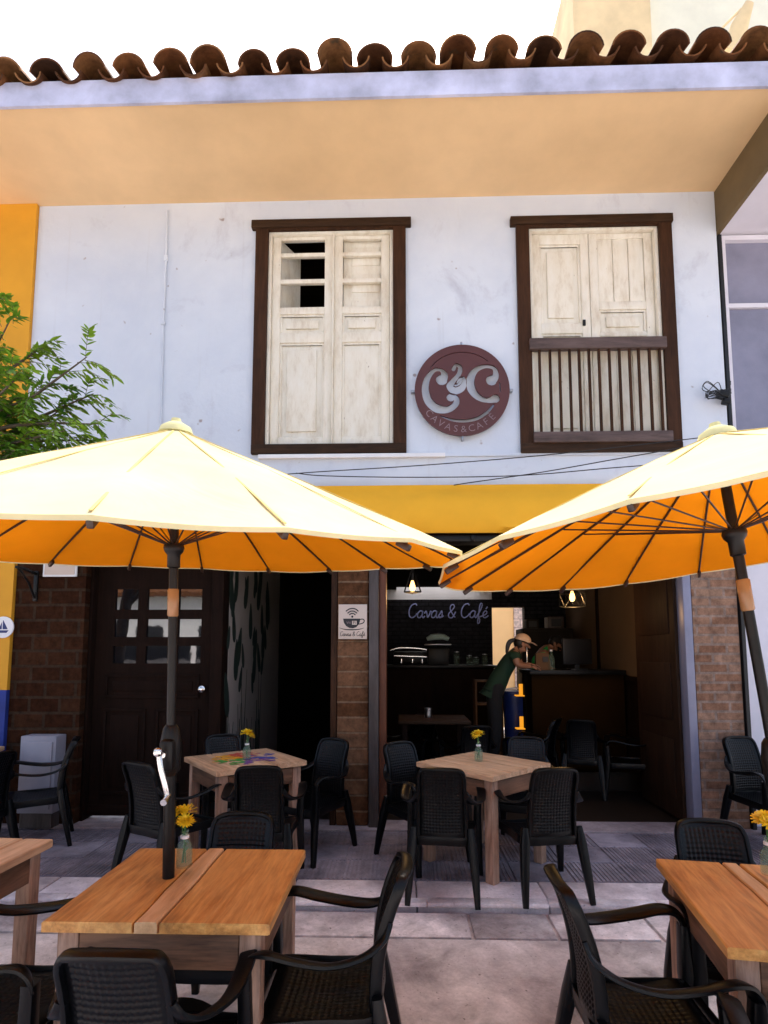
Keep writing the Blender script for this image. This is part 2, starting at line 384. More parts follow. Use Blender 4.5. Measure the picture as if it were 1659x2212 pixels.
M['amber_glow'] = emit('amber_light_spot', (1.0, 0.38, 0.02), 0.35)  # emission standing in for outdoor light shining through a gap
M['bulb'] = emit('lit_bulb', (1.0, 0.50, 0.14), 2.2)
def glass(name, tint, rough=0.03, ior=1.45, alpha=0.75):
    m, nt, b = newmat(name); out = nt.nodes['Material Output']
    b.inputs['Base Color'].default_value = (*tint, 1); b.inputs['Roughness'].default_value = rough
    n = noise(nt, coords(nt), 8, 2, 0.5); bump(nt, b, n, 0.05, 0.002)
    t = nt.nodes.new('ShaderNodeBsdfTransparent'); t.inputs[0].default_value = (0.93, 0.97, 0.94, 1)
    ms = nt.nodes.new('ShaderNodeMixShader'); ms.inputs[0].default_value = alpha
    nt.links.new(b.outputs[0], ms.inputs[1]); nt.links.new(t.outputs[0], ms.inputs[2]); nt.links.new(ms.outputs[0], out.inputs[0])
    return m
M['vase_glass'] = glass('vase_glass', (0.30, 0.42, 0.34), 0.03, 1.45, 0.86)
def paneglass(name, c=(0.006, 0.007, 0.01), ior=2.3):
    m, nt, b = newmat(name); b.inputs['Base Color'].default_value = (*c, 1); b.inputs['Roughness'].default_value = 0.02
    b.inputs['IOR'].default_value = ior
    bump(nt, b, noise(nt, coords(nt), 6, 2, 0.5), 0.06, 0.004); return m
M['pane'] = paneglass('door_pane_glass')
M['panel_glass'] = plain('frosted_grey_panel', (0.22, 0.22, 0.30), 0.35, 0.15, 3, 0.2, 60)
M['white_frame'] = plain('white_metal_frame', (0.70, 0.68, 0.74), 0.5, 0.05, 3, 0.05)
M['olive'] = plain('olive_brown_board', (0.14, 0.095, 0.04), 0.8, 0.15, 3, 0.2)
M['tower_cream'] = plain('cream_tower_plaster', (0.80, 0.62, 0.34), 0.8, 0.15, 1.0, 0.3, 5)
M['tower_pale'] = plain('pale_tower_plaster', (0.82, 0.80, 0.62), 0.8, 0.08, 1.0, 0.2, 5)

# ---------------------------------------------------------------- text and outlines as meshes
def curve_mesh(cu):
    o = bpy.data.objects.new('temp_curve', cu); col.objects.link(o)
    dg = bpy.context.evaluated_depsgraph_get(); dg.update()
    me = bpy.data.meshes.new_from_object(o.evaluated_get(dg))
    vs = [v.co.copy() for v in me.vertices]; fs = [list(p.vertices) for p in me.polygons]
    bpy.data.objects.remove(o); bpy.data.curves.remove(cu); bpy.data.meshes.remove(me)
    return vs, fs
def text_mesh(s, size, extrude=0.002, offset=0.0):
    cu = bpy.data.curves.new('temp_text', 'FONT'); cu.body = s; cu.size = size; cu.extrude = extrude; cu.offset = offset
    cu.align_x = 'CENTER'; cu.align_y = 'CENTER'; cu.resolution_u = 4
    return curve_mesh(cu)
def outline_mesh(polys, extrude):
    cu = bpy.data.curves.new('temp_outline', 'CURVE'); cu.dimensions = '2D'; cu.fill_mode = 'BOTH'; cu.extrude = extrude
    for p in polys:
        sp = cu.splines.new('POLY'); sp.points.add(len(p) - 1); sp.use_cyclic_u = True
        for q, (a, b) in zip(sp.points, p): q.co = (a, b, 0, 1)
    return curve_mesh(cu)
def stroke_outline(pts, ws, n=8):
    pts = smooth_path([(a, b, 0) for a, b in pts], n); k = len(pts)
    def wat(i):
        t = i / (k - 1) * (len(ws) - 1); j = min(int(t), len(ws) - 2); return lerp(ws[j], ws[j + 1], t - j)
    L, Rr = [], []
    for i, p in enumerate(pts):
        t = (pts[min(i + 1, k - 1)] - pts[max(i - 1, 0)]).normalized(); nn = Vector((-t.y, t.x, 0)); h = wat(i)
        L.append(p + nn * h); Rr.append(p - nn * h)
    def cap(p, t, h, sgn):
        nn = Vector((-t.y, t.x, 0)); return [p + nn * h * math.cos(a) * sgn + t * h * math.sin(a) * sgn for a in (R(25), R(50), R(75), R(90), R(105), R(130), R(155))]
    t1 = (pts[-1] - pts[-2]).normalized(); t0 = (pts[1] - pts[0]).normalized()
    out = L + cap(pts[-1], t1, wat(k - 1), 1) + Rr[::-1] + cap(pts[0], t0, wat(0), -1)
    return [(p.x, p.y) for p in out]
def stand(vs, c, rz=0.0):               # lay a flat (x, y) drawing upright: x right, y up, facing the street
    Mz = Matrix.Rotation(rz, 3, 'Z'); c = Vector(c)
    return [c + Mz @ Vector((p[0], -p[2], p[1])) for p in vs]

YF = 5.5                                  # front plane of the house
SW = 0.0                                  # pavement level
ST = -0.065                                # street level
# ================================================================ SETTING
def structure(o): o['kind'] = 'structure'; return o
mb = MB(); mb.add([(-150, -150, ST), (150, -150, ST), (150, 3.56, ST), (-150, 3.56, ST)], [(0, 1, 2, 3)])
mb.add([(-150, 4.0, ST - .01), (150, 4.0, ST - .01), (150, 150, ST - .01), (-150, 150, ST - .01)], [(0, 1, 2, 3)])
structure(mb.build('street', M['street']))
mb = MB(); x = -9.2
while x < 9:
    wd = random.uniform(.50, .66)
    mb.box2((x + .011, 3.58, ST - .05), (x + wd - .011, 3.90, ST + .004 + random.uniform(0, .004)), .008); x += wd
mb.box2((-9.2, 3.57, ST - .08), (9, 3.93, ST - .014))
structure(mb.build('paver_strip', M['pavers'], smooth=30))
mb = MB(); x = -9.0
while x < 9:
    wd = random.uniform(.85, 1.0)
    mb.box2((x + .003, 3.935, ST - .1), (x + wd - .003, 4.27, SW + random.uniform(-.002, .002)), .012); x += wd
mb.cur = 1; x = -9.0
while x < 9:
    wd = random.uniform(.7, 1.3); mb.box2((x + .002, 3.89 + random.uniform(-.004, .004), -.026), (x + wd - .002, 3.985 + random.uniform(-.012, .012), SW + .005), .010); x += wd
structure(mb.build('kerb', [M['kerb'], M['kerb_lip']], smooth=30))
mb = MB(); TS = 0.42
mb.box2((-9, 4.28, -.1), (9, 5.40, -.010))
i = 0; x = -9.0 + .17
while x < 9:
    for j, (y0, y1) in enumerate(((4.285, 4.66), (4.668, 5.03), (5.038, 5.39))):
        kind = (i * 7 + j * 3) % 5
        if kind in (1,): mb.box2((x + .006, y0, -.06), (x + TS - .006, y1, 0.0), .004)
        else:
            mb.box2((x + .006, y0, -.06), (x + TS - .006, y1, -.006))
            k = 0
            while .012 + k * .031 + .017 < TS - .01:
                xx = x + .012 + k * .031
                mb.box2((xx, y0 + .006, -.008), (xx + .017, y1 - .006, 0.0)); k += 1
    x += TS; i += 1
structure(mb.build('pavement', M['rib']))
mb = MB(); mb.box2((-9, 5.405, -.1), (9, 5.72, .012), .006)
structure(mb.build('threshold', M['ledge']))
mb = MB(); mb.box2((-2.2, 5.725, -.1), (3.0, 11.2, .004))
mb.box2((-.3, 7.0, .004), (2.95, 10.3, .22))
structure(mb.build('room_floor', M['room_floor']))

# ================================================================ CAFE BUILDING
B = empty('cafe_building', (0, YF, 0), label='two storey white cafe house with clay tiled eave and two tall windows', cat='building')
def bp(mb, name, mat, parent=None, smooth=False, **kw):      # part whose mesh is written in world coordinates
    par = parent or B
    o = mb.build(name, mat, par, smooth)
    o.matrix_parent_inverse = Matrix.Translation((0, -YF, 0))
    return tag(o, **kw)
ZS = PY(800, 430, YF).z                   # soffit height
XL = PY(70, 700, YF).x; XR = PY(1556, 650, YF).x
def cellwall(mb, xs, zs, hole, y0, y1):
    xs = sorted(xs); zs = sorted(zs); nx, nz = len(xs) - 1, len(zs) - 1
    solid = lambda i, j: 0 <= i < nx and 0 <= j < nz and not hole((xs[i] + xs[i + 1]) / 2, (zs[j] + zs[j + 1]) / 2)
    for i in range(nx):
        for j in range(nz):
            if not solid(i, j): continue
            a, b, c, d = xs[i], xs[i + 1], zs[j], zs[j + 1]
            mb.add([(a, y0, c), (b, y0, c), (b, y0, d), (a, y0, d)], [(0, 1, 2, 3)])
            mb.add([(a, y1, c), (b, y1, c), (b, y1, d), (a, y1, d)], [(3, 2, 1, 0)])
            if not solid(i - 1, j): mb.add([(a, y0, c), (a, y1, c), (a, y1, d), (a, y0, d)], [(0, 1, 2, 3)])
            if not solid(i + 1, j): mb.add([(b, y0, c), (b, y1, c), (b, y1, d), (b, y0, d)], [(0, 1, 2, 3)])
            if not solid(i, j - 1): mb.add([(a, y0, c), (b, y0, c), (b, y1, c), (a, y1, c)], [(0, 1, 2, 3)])
            if not solid(i, j + 1): mb.add([(a, y0, d), (b, y0, d), (b, y1, d), (a, y1, d)], [(0, 1, 2, 3)])
# windows: outer frame edges taken on the facade
w1 = dict(l=PY(550, 700, YF).x, r=PY(877, 700, YF).x, t=PY(715, 488, YF).z, b=PY(715, 972, YF).z)
w2 = dict(l=PY(1118, 700, YF).x, r=PY(1458, 700, YF).x, t=PY(1285, 480, YF).z, b=PY(1290, 970, YF).z)
for wv in (w1, w2):
    wv['il'] = wv['l'] + .115; wv['ir'] = wv['r'] - .115; wv['it'] = wv['t'] - .045; wv['ib'] = wv['b'] + .05
def inhole(x, z):
    return any(wv['il'] - .03 < x < wv['ir'] + .03 and wv['ib'] - .03 < z < wv['it'] + .03 for wv in (w1, w2))
mb = MB(); xs = [XL, XR]; zs = [2.92, ZS + .02]
for wv in (w1, w2): xs += [wv['il'] - .03, wv['ir'] + .03]; zs += [wv['ib'] - .03, wv['it'] + .03]
cellwall(mb, xs, zs, inhole, YF, YF + .22)
facade = bp(mb, 'facade_wall', M['plaster'])
# soffit, strips, fascia
YE = PZ(830, 212, ZS).y
mb = MB(); mb.box2((-7.5, YE, ZS), (XR + .02, YF + .3, ZS + .05))
sof = bp(mb, 'soffit', M['soffit'])
for u in (442, 1004):
    mb = MB(); xx = PY(u, 430, YF).x
    mb.box2((xx - .018, YE + .004, ZS - .010), (xx + .018, YF - .002, ZS + .002))
    bp(mb, 'joint_strip', M['soffit_strip'], sof)
mb = MB(); n = 40
x0, x1 = -7.5, XR + .4
for i in range(n):
    a, b = lerp(x0, x1, i / n), lerp(x0, x1, (i + 1) / n)
    mb.box2((a, YE - .028, ZS - .012), (b, YE - .002, ZS + .215))
bp(mb, 'fascia', M['fascia'])
# roof: clay barrel tiles
mb = MB(); PIT = 0.35; slope = R(20); z0 = ZS + .245; ys = YE - .10
ca, sa = math.cos(slope), math.sin(slope)
def tilept(x, s, h): return (x, ys + s * ca - h * sa, z0 + max(-.09, min(.02, .018 * (x - .3))) + s * sa + h * ca)
def barrel(cx, s0, L, r0, r1, up, lift0, lift1, arc=(8, 172), th=.014, roll=0.0):
    n = 12; ring = []
    for (s, r, lf) in ((s0, r0, lift0), (s0 + L, r1, lift1)):
        for rr in (r, r - th):
            for j in range(n + 1):
                a = R(lerp(arc[0], arc[1], j / n)) + roll
                ring.append(tilept(cx + rr * math.cos(a), s, lf + up * rr * math.sin(a)))
    k = n + 1; fs = []
    for j in range(n):
        fs += [(j, j + 1, 2 * k + j + 1, 2 * k + j), (k + j, 3 * k + j, 3 * k + j + 1, k + j + 1), (j, k + j, k + j + 1, j + 1)]
        fs += [(2 * k + j, 2 * k + j + 1, 3 * k + j + 1, 3 * k + j)]
    fs += [(0, 2 * k, 3 * k, k), (n, k + n, 3 * k + n, 2 * k + n)]
    mb.add(ring, fs)
i0 = -24
xph = PY(990, 100, YE).x
for i in range(i0, 14):
    cx = xph + i * PIT
    for rrow in range(6):
        s = rrow * .36
        jx = random.uniform(-.018, .018); jl = random.uniform(-.012, .02); js = random.uniform(-.035, .035)
        barrel(cx + jx, s + js, .46, .147 + random.uniform(-.010, .010), .125, .84 + random.uniform(-.07, .07), .022 + jl, .010 + jl, roll=random.uniform(-.08, .08))
        barrel(cx + PIT / 2 + jx, s + js * .5 + .03, .46, .118, .11, -.8, .062, .062)
rf = bp(mb, 'roof', M['tile'], smooth=50)
mb = MB()
mb.box2((-7.5, YE + .02, ZS + .2), (XR + .4, YE + .06, ZS + .26))
pk = [(YE, ZS + .22), (7.6, ZS + .22 + (7.6 - YE) * math.tan(slope)), (9.75, ZS + 0.5), (9.75, ZS + .3), (7.6, ZS + .1 + (7.6 - YE) * math.tan(slope)), (YE, ZS + .14)]
mb.prism(pk, -7.5, XR + .4, lambda a, b, d: (d, a, b))
bp(mb, 'roof_deck', M['dark_wood_x'])
# upper storey shell behind the windows (dark), ceilings
mb = MB()
mb.box2((XL, 9.5, 2.9), (XR, 9.65, ZS + .6)); mb.box2((XL, YF + .222, 2.9), (XL + .1, 9.5, ZS + .6)); mb.box2((XR - .1, YF + .222, 2.9), (XR, 9.5, ZS + .6))
mb.box2((XL, YF + .02, 2.78), (XR, 9.9, 2.915)); 
mb.box2((-2.2, 9.9, 2.78), (-.06, 10.5, 2.915)); mb.box2((1.42, 9.9, 2.78), (XR, 10.5, 2.915))
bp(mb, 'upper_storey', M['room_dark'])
# trims under the windows
mb = MB()
p0, p1 = PY(560, 989, YF), PY(961, 989, YF)
mb.box2((p0.x, YF - .05, p0.z - .022), (p1.x, YF - .001, p0.z + .018), .004)
bp(mb, 'cable_duct', M['white'])
mb = MB(); p0, p1 = PY(880, 984, YF), PY(1470, 980, YF)
mb.box2((w1['r'] + .01, YF - .022, p0.z - .02), (p1.x, YF - .001, p0.z + .012), .003)
bp(mb, 'ledge', M['plaster'])
# conduit on the wall left of the windows
mb = MB(); u = [PY(362, 456, YF), PY(360, 560, YF), PY(354, 700, YF), PY(344, 1100, YF)]
mb.tube([(p.x, YF - .012, p.z) for p in u], .010, 6)
for p, h in ((u[1], .03), (u[2], .02)): mb.box2((p.x - .02, YF - .03, p.z - h), (p.x + .02, YF - .001, p.z + h), .006)
bp(mb, 'conduit', M['plaster'], smooth=40)

def window(wv, lint_l, lint_r):
    l, r, t, b = wv['l'], wv['r'], wv['t'], wv['b']
    mb = MB()
    cellwall(mb, [l, l + .13, r - .13, r], [b + .052, t - .056, t - .042], lambda x, z: l + .13 < x < r - .13 and z < t - .056, YF - .035, YF + .10)
    f = bp(mb, 'window', M['dark_wood'], smooth=30)
    mb = MB(); mb.box2((lint_l, YF - .055, t - .042), (lint_r, YF + .10, t + .045), .006)
    o = mb.build('lintel', M['dark_wood_x'], f, 30)
    mb = MB(); mb.box2((l, YF - .045, b - .045), (r, YF + .10, b + .052), .006)
    o2 = mb.build('sill', M['dark_wood_x'], f, 30)
    mb = MB(); mb.box2((l + .131, YF + .0, t - .085), (r - .131, YF + .09, t - .057), .003)
    mb.box2((l + .131, YF - .005, b + .053), (l + .165, YF + .09, t - .087), .003); mb.box2((r - .165, YF - .005, b + .053), (r - .131, YF + .09, t - .087), .003)
    mb.build('lining', M['cream'], f, 30)
    return f
def leaf(f, x0, x1, z0, z1, rails, panes, raised, boards=None, y=None):
    # one shutter leaf: rails = list of (z bottom, z top) fractions, panes = indices of open bays
    y = YF + .035 if y is None else y; H = z1 - z0; sw = .085
    mb = MB(); Z = lambda q: z0 + q * H
    mb.box2((x0, y, z0), (x0 + sw, y + .045, z1), .004); mb.box2((x1 - sw, y, z0), (x1, y + .045, z1), .004)
    for a, b_ in rails: mb.box2((x0 + sw, y + .002, Z(a)), (x1 - sw, y + .043, Z(b_)), .003)
    bays = [(rails[i][1], rails[i + 1][0]) for i in range(len(rails) - 1)]
    for i, (a, b_) in enumerate(bays):
        if i in panes: continue
        if boards and i in boards:
            k = 3; ww = (x1 - x0 - 2 * sw) / k
            for q in range(k): mb.box2((x0 + sw + q * ww + .004, y + .012 + .003 * (q % 2), Z(a)), (x0 + sw + (q + 1) * ww - .004, y + .034, Z(b_)), .003)
            mb.box2((x0 + sw, y + .03, Z(a)), (x1 - sw, y + .04, Z(b_)))
            continue
        mb.box2((x0 + sw, y + .034, Z(a)), (x1 - sw, y + .040, Z(b_)))
        # moulding round the bay
        m_ = .022
        for (p, q) in (((x0 + sw, Z(a)), (x1 - sw, Z(a) + m_)), ((x0 + sw, Z(b_) - m_), (x1 - sw, Z(b_))), ((x0 + sw, Z(a) + m_), (x0 + sw + m_, Z(b_) - m_)), ((x1 - sw - m_, Z(a) + m_), (x1 - sw, Z(b_) - m_))):
            mb.box2((p[0], y + .016, p[1]), (q[0], y + .0335, q[1]), .004)
        if i in raised:
            e = min(.075, (Z(b_) - Z(a)) * .28)
            mb.box2((x0 + sw + e, y + .014, Z(a) + e), (x1 - sw - e, y + .0335, Z(b_) - e), .006)
    o = mb.build('shutter', M['cream'], f, 30)
    return o
f1 = window(w1, PY(543, 488, YF - .05).x, PY(888, 488, YF - .05).x)
zl, zh = w1['b'] + .053, w1['t'] - .087
def frac(v, w_): # photograph row -> fraction of the leaf height
    z = PY(700, v, YF).z; lo, hi = w_['b'] + .053, w_['t'] - .087
    return max(0, min(1, (z - lo) / (hi - lo)))
xm = PY(718, 700, YF).x
rows = [(0, frac(943, w1)), (frac(735, w1), frac(715, w1)), (frac(673, w1), frac(658, w1)), (frac(606, w1), frac(597, w1)), (frac(548, w1), frac(540, w1)), (frac(512, w1) - .0, 1)]
leaf(f1, w1['l'] + .168, xm - .004, zl, zh, rows, (2, 3, 4), (0, 1))
leaf(f1, xm + .012, w1['r'] - .168, zl, zh, rows, (2, 3, 4), (1,))
# things seen behind the open bays: an inner panelled shutter, half of it swung inward
mb = MB(); zt = zh
mb.box2((xm + .10, YF + .10, zl + 1.2), (w1['r'] - .17, YF + .115, zt)); 
for a, b_ in ((0.62, .70), (.74, .83), (.87, .96)):
    mb.box2((xm + .19, YF + .09, lerp(zl, zh, a)), (w1['r'] - .27, YF + .101, lerp(zl, zh, b_)), .006)
mb.box2((xm - .004, YF + .0, zl), (xm + .012, YF + .05, zh), .003)
mb.build('inner_shutter', M['cream'], f1, 30)
mb = MB(); mb.box((w1['l'] + .30, YF + .27, zh - .42), (.34, .02, .9), (0, 0, R(62)))
mb.box((w1['l'] + .27, YF + .25, zh - .42), (.19, .012, .8), (0, R(-18), R(62)))
mb.build('inner_shutter', M['cream'], f1, 30)
f2 = window(w2, PY(1103, 480, YF - .05).x, PY(1455, 480, YF - .05).x)
xm2 = PY(1278, 620, YF).x; zl, zh = w2['b'] + .053, w2['t'] - .087
r2 = [(0, .03), (frac(780, w2), frac(735, w2)) , (frac(722, w2), frac(700, w2)), (frac(532, w2), 1)]
leaf(f2, w2['l'] + .168, xm2 - .003, zl, zh, [(0, .05), (frac(722, w2), frac(702, w2)), (frac(530, w2), 1)], (), (0, 1), y=YF + .05)
leaf(f2, xm2 + .003, w2['r'] - .168, zl, zh, [(0, .05), (frac(730, w2), frac(722, w2)), (frac(672, w2), frac(655, w2)), (.975, 1)], (), (1,), boards=(0, 2), y=YF + .05)
# balustrade of the second window
pT, pB = PY(1285, 748, YF).z, PY(1285, 948, YF).z
mb = MB(); mb.box2((w2['l'] + .10, YF - .075, pT - .058), (w2['r'] - .12, YF - .005, pT + .058), .01)
mb.build('balustrade_rail', M['grey_wood_x'], f2, 30)
mb = MB(); mb.box2((w2['l'] + .12, YF - .07, pB - .055), (w2['r'] - .10, YF - .004, pB + .055), .01)
mb.build('balustrade_rail', M['grey_wood_x'], f2, 30)
nb = 13
for i in range(nb):
    xx = lerp(w2['l'] + .20, w2['r'] - .19, i / (nb - 1)) + random.uniform(-.006, .006)
    mb = MB(); mb.box2((xx - .012, YF - .052, pB + .05), (xx + .012, YF - .026, pT - .05), .003)
    mb.build('baluster', M['dark_wood'], f2, 30)
mb = MB(); p = PY(1262, 697, YF + .04); mb.box((p.x, YF + .042, p.z), (.03, .02, .06), None, .005)
mb.build('latch', M['black_metal'], f2, 30)
for ch in list(f1.children) + list(f2.children): ch.matrix_parent_inverse = Matrix.Identity(4)

# ------------------------------------------------ lower storey
def X(u, y=YF): return PY(u, 1412, y).x
# brick piers, adobe pier, posts, beam
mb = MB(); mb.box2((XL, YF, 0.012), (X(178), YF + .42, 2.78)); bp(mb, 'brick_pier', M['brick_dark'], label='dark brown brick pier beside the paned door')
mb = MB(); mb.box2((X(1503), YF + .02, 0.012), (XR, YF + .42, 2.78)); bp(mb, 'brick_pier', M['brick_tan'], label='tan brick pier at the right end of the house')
mb = MB(); mb.box2((X(728), YF + .01, 0.012), (X(796), YF + .40, 2.78), .02); bp(mb, 'adobe_pier', M['adobe'], smooth=30)
mb = MB(); mb.box2((X(797), YF - .035, 0.012), (X(818), YF + .35, 2.78), .006); bp(mb, 'post', M['grey_wood'], smooth=30, label='weathered grey wooden post')
mb = MB(); mb.box2((X(819), YF + .0, 0.10), (X(834), YF + .35, 2.78), .006); bp(mb, 'post', M['red_wood'], smooth=30, label='red brown wooden door post')
mb = MB(); mb.box2((X(714), YF + .02, 0.012), (X(727), YF + .30, 2.78), .005); bp(mb, 'post', M['dark_wood'], smooth=30)
mb = MB(); mb.box2((X(1484), YF + .02, 0.012), (X(1502), YF + .16, 2.78), .006); bp(mb, 'post', M['panel_glass'], smooth=30, label='bluish grey post beside the folded door')
mb = MB(); mb.box2((XL, YF + .012, 2.781), (XR, YF + .21, 2.919)); bp(mb, 'beam', M['dark_wood_x'])
# the paned door and its frame
YD = YF + .16
d0, d1 = X(205, YD), X(459, YD); dz0, dz1 = .05, 2.62
mb = MB()
mb.box2((X(178) + .002, YD - .08, .012), (d0 - .004, YD + .12, 2.779), .008); mb.box2((d1 + .004, YD - .08, .012), (X(474), YD + .12, 2.779), .008)
mb.box2((d0 - .003, YD - .07, dz1 + .01), (d1 + .003, YD + .12, 2.779), .006)
bp(mb, 'door_frame', M['door_wood'], smooth=30)
cols = [(244, 294), (314, 365), (383, 433)]; rws = [(1272, 1317), (1337, 1376), (1395, 1433)]
cx_ = [(X(a, YD), X(b_, YD)) for a, b_ in cols]; rz_ = [(PY(330, b_, YD).z, PY(330, a, YD).z) for a, b_ in rws]
mb = MB(); xs = [d0, d1] + [q for c in cx_ for q in c]; zs = [dz0, dz1] + [q for c in rz_ for q in c]
cellwall(mb, xs, zs, lambda x, z: any(a < x < b_ for a, b_ in cx_) and any(a < z < b_ for a, b_ in rz_), YD, YD + .05)
dm = (d0 + d1) / 2
for (a, b_, c, e) in ((d0 + .12, d1 - .12, 1.18, 1.42), (d0 + .12, dm - .05, .25, 1.08), (dm + .05, d1 - .12, .25, 1.08)):
    mb.box2((a, YD - .016, c), (b_, YD - .0005, c + .03), .004); mb.box2((a, YD - .016, e - .03), (b_, YD - .0005, e), .004)
    mb.box2((a, YD - .016, c + .03), (a + .03, YD - .0005, e - .03), .004); mb.box2((b_ - .03, YD - .016, c + .03), (b_, YD - .0005, e - .03), .004)
    mb.box2((a + .07, YD - .012, c + .07), (b_ - .07, YD - .0005, e - .07), .008)
mb.box2((d0, YD - .02, dz0), (d1, YD - .0005, dz0 + .10), .005)
door = bp(mb, 'door', M['door_wood'], smooth=30)
for a, b_ in cx_:
    for c, e in rz_:
        mb = MB(); mb.box2((a - .004, YD + .022, c - .004), (b_ + .004, YD + .028, e + .004)); mb.build('pane', M['pane'], door)
mb = MB(); kp = PY(439, 1488, YD); mb.lathe([(.004, 0), (.016, .005), (.016, .02), (.032, .035), (.034, .055), (.022, .066), (.0, .068)], (kp.x, YD, kp.z), 16, 'y')
mb.build('knob', M['chrome'], door, 40)
# doorway with painted wall inside, dark corridor
mb = MB(); xa = X(474) + .002
mb.box2((xa - .12, YD + .13, .004), (xa, 8.2, 2.779)); 
mw = bp(mb, 'mural_wall', M['mural_wall'])
mb = MB()
for k in range(34):
    yy = random.uniform(5.72, 7.6); zz = random.choice([random.uniform(1.2, 2.7), random.uniform(1.5, 2.6)]); L = random.uniform(.12, .24); a = random.uniform(-.35, .35)
    pl = []
    for q in range(14):
        t = 2 * math.pi * q / 14; pl.append((.34 * L * math.cos(t) * (1 - .35 * math.sin(t)), L * math.sin(t)))
    dd = random.uniform(.002, .004)
    mb.prism(pl, .0005, dd, lambda p, q, d: (xa + d, yy + p * math.cos(a) - q * math.sin(a), zz + p * math.sin(a) + q * math.cos(a)))
for k in range(16):
    yy = random.uniform(5.70, 7.2); l_ = random.uniform(-.12, .12); zt = random.uniform(.7, 1.5)
    for q in range(2):
        mb.sweep([(xa + .002, yy, .1), (xa + .002, yy + l_ * .4, zt * .6), (xa + .002, yy + l_, zt)], [.02, .012, .004], [.0015] * 3, ref=(1, 0, 0), n=6); yy += .03; l_ = -l_
mb.build('mural_leaf', M['mural_leaf'], mw).matrix_parent_inverse = Matrix.Identity(4)
mb = MB()
mb.box2((X(714) + .02, YF + .302, .004), (X(728) + .02, 8.2, 2.779)); mb.box2((xa, 8.2, .004), (X(728), 8.3, 2.779))
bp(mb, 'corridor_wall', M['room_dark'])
# room walls
YB = 10.3
RX = 2.98
o0, o1 = 1.66, 2.24                      # bright doorway in the back wall
mb = MB(); cellwall(mb, [X(728) + .021, o0, o1, RX], [.004, 1.0, 2.46, 2.60, 2.78], lambda x, z: (o0 < x < o1 and z < 2.46) or (z > 2.6 and x < 1.35), YB, YB + .18)
bp(mb, 'back_wall', M['black_brick'])
mb = MB(); mb.box2((X(728) + .021, YB + .002, 2.6), (o0, YB + .16, 3.4)); bp(mb, 'wall_band', M['white'])
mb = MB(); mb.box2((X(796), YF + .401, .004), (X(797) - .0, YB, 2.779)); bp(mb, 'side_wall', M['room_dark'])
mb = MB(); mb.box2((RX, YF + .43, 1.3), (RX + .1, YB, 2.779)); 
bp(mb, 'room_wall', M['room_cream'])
mb = MB(); mb.box2((RX - .02, YF + .43, .004), (RX + .1, YB, 1.298)); mb.box2((RX - .05, YF + .43, 1.27), (RX - .001, YB, 1.33)); mb.box2((RX - .03, 7.05, 1.33), (RX - .001, 7.17, 2.779)); mb.box2((RX - .03, 8.6, 1.33), (RX - .001, 8.66, 2.779))
bp(mb, 'wainscot', M['door_wood'])
# folded door leaf at the right of the wide opening
mb = MB(); lx = X(1484) - .03
mb.box2((lx, YF + .16, .03), (lx + .05, YF + 1.10, 2.7), .005)
for zc in (.5, 1.25, 2.1): mb.box2((lx - .012, YF + .27, zc - .28), (lx - .001, YF + .99, zc + .28), .006)
bp(mb, 'door_leaf', wood('folded_door_wood', (0.008, 0.004, 0.0025), (0.02, 0.0095, 0.0055), (0.042, 0.021, 0.012), 2, spec=.1), smooth=30)
# courtyard behind the bright doorway
mb = MB(); mb.box2((-.2, 12.9, .0), (2.56, 13.1, 2.9)); cw = empty('courtyard_wall', (1, 12, 0), label='cream courtyard wall seen through the back doorway', cat='wall')
o = mb.build('plaster_face', plain('courtyard_cream', (0.95, 0.62, 0.28), .8, .04, 2), cw); o.matrix_parent_inverse = Matrix.Translation((-1, -12, 0))
mb = MB(); mb.box2((XL, 9.655, 2.78), (XR, 9.70, ZS + .5)); bp(mb, 'rear_bounce_wall', M['white'])  # unseen pale skin, added to bounce sun onto the courtyard wall
mb = MB(); mb.box2((2.565, 12.85, .0), (4.2, 13.1, 2.9)); o = mb.build('brick_face', brickmat('white_brick', (.75, .62, .55), (.62, .48, .40), (.5, .4, .36), .3, .2, .02), cw); o.matrix_parent_inverse = Matrix.Translation((-1, -12, 0))

# ================================================================ AWNING
A = empty('awning', (.5, YF, 3.0), label='rolled yellow awning above the cafe entrance', cat='awning')
za, zb = PY(900, 1046, YF - .10).z, PY(900, 1150, YF - .3).z
mb = MB(); n = 60; prof = [(YF - .004, za), (YF - .12, za - .015), (YF - .16, za - .10), (YF - .25, za - .17), (YF - .30, za - .30), (YF - .31, zb + .05), (YF - .27, zb), (YF - .10, zb + .03), (YF - .004, zb + .06)]
x0, x1 = X(150), X(1470)
vs = []; 
for i in range(n + 1):
    xx = lerp(x0, x1, i / n)
    for j, (y, z) in enumerate(prof):
        wv_ = .012 * math.sin(xx * 5.3 + j) * (1 if 2 < j < 6 else .2) + .008 * math.sin(xx * 13 + j * 2) * (1 if 2 < j < 6 else 0)
        vs.append((xx, y + wv_, z + wv_ * .6))
k = len(prof); fs = [(i * k + j, i * k + j + 1, (i + 1) * k + j + 1, (i + 1) * k + j) for i in range(n) for j in range(k - 1)] + [tuple(range(k)), tuple(n * k + j for j in range(k))]
mb.add(vs, fs); o = mb.build('canvas', M['awning'], A, 50); o.matrix_parent_inverse = Matrix.Translation((-.5, -YF, -3))
mb = MB(); mb.box2((x0, YF - .22, zb - .07), (x1, YF - .006, zb - .012), .005); mb.box((PY(1022, 1163, YF - .24).x, YF - .23, zb - .04), (.04, .03, .05), None, .006)
o = mb.build('awning_bar', M['black_metal'], A, 30); o.matrix_parent_inverse = Matrix.Translation((-.5, -YF, -3))

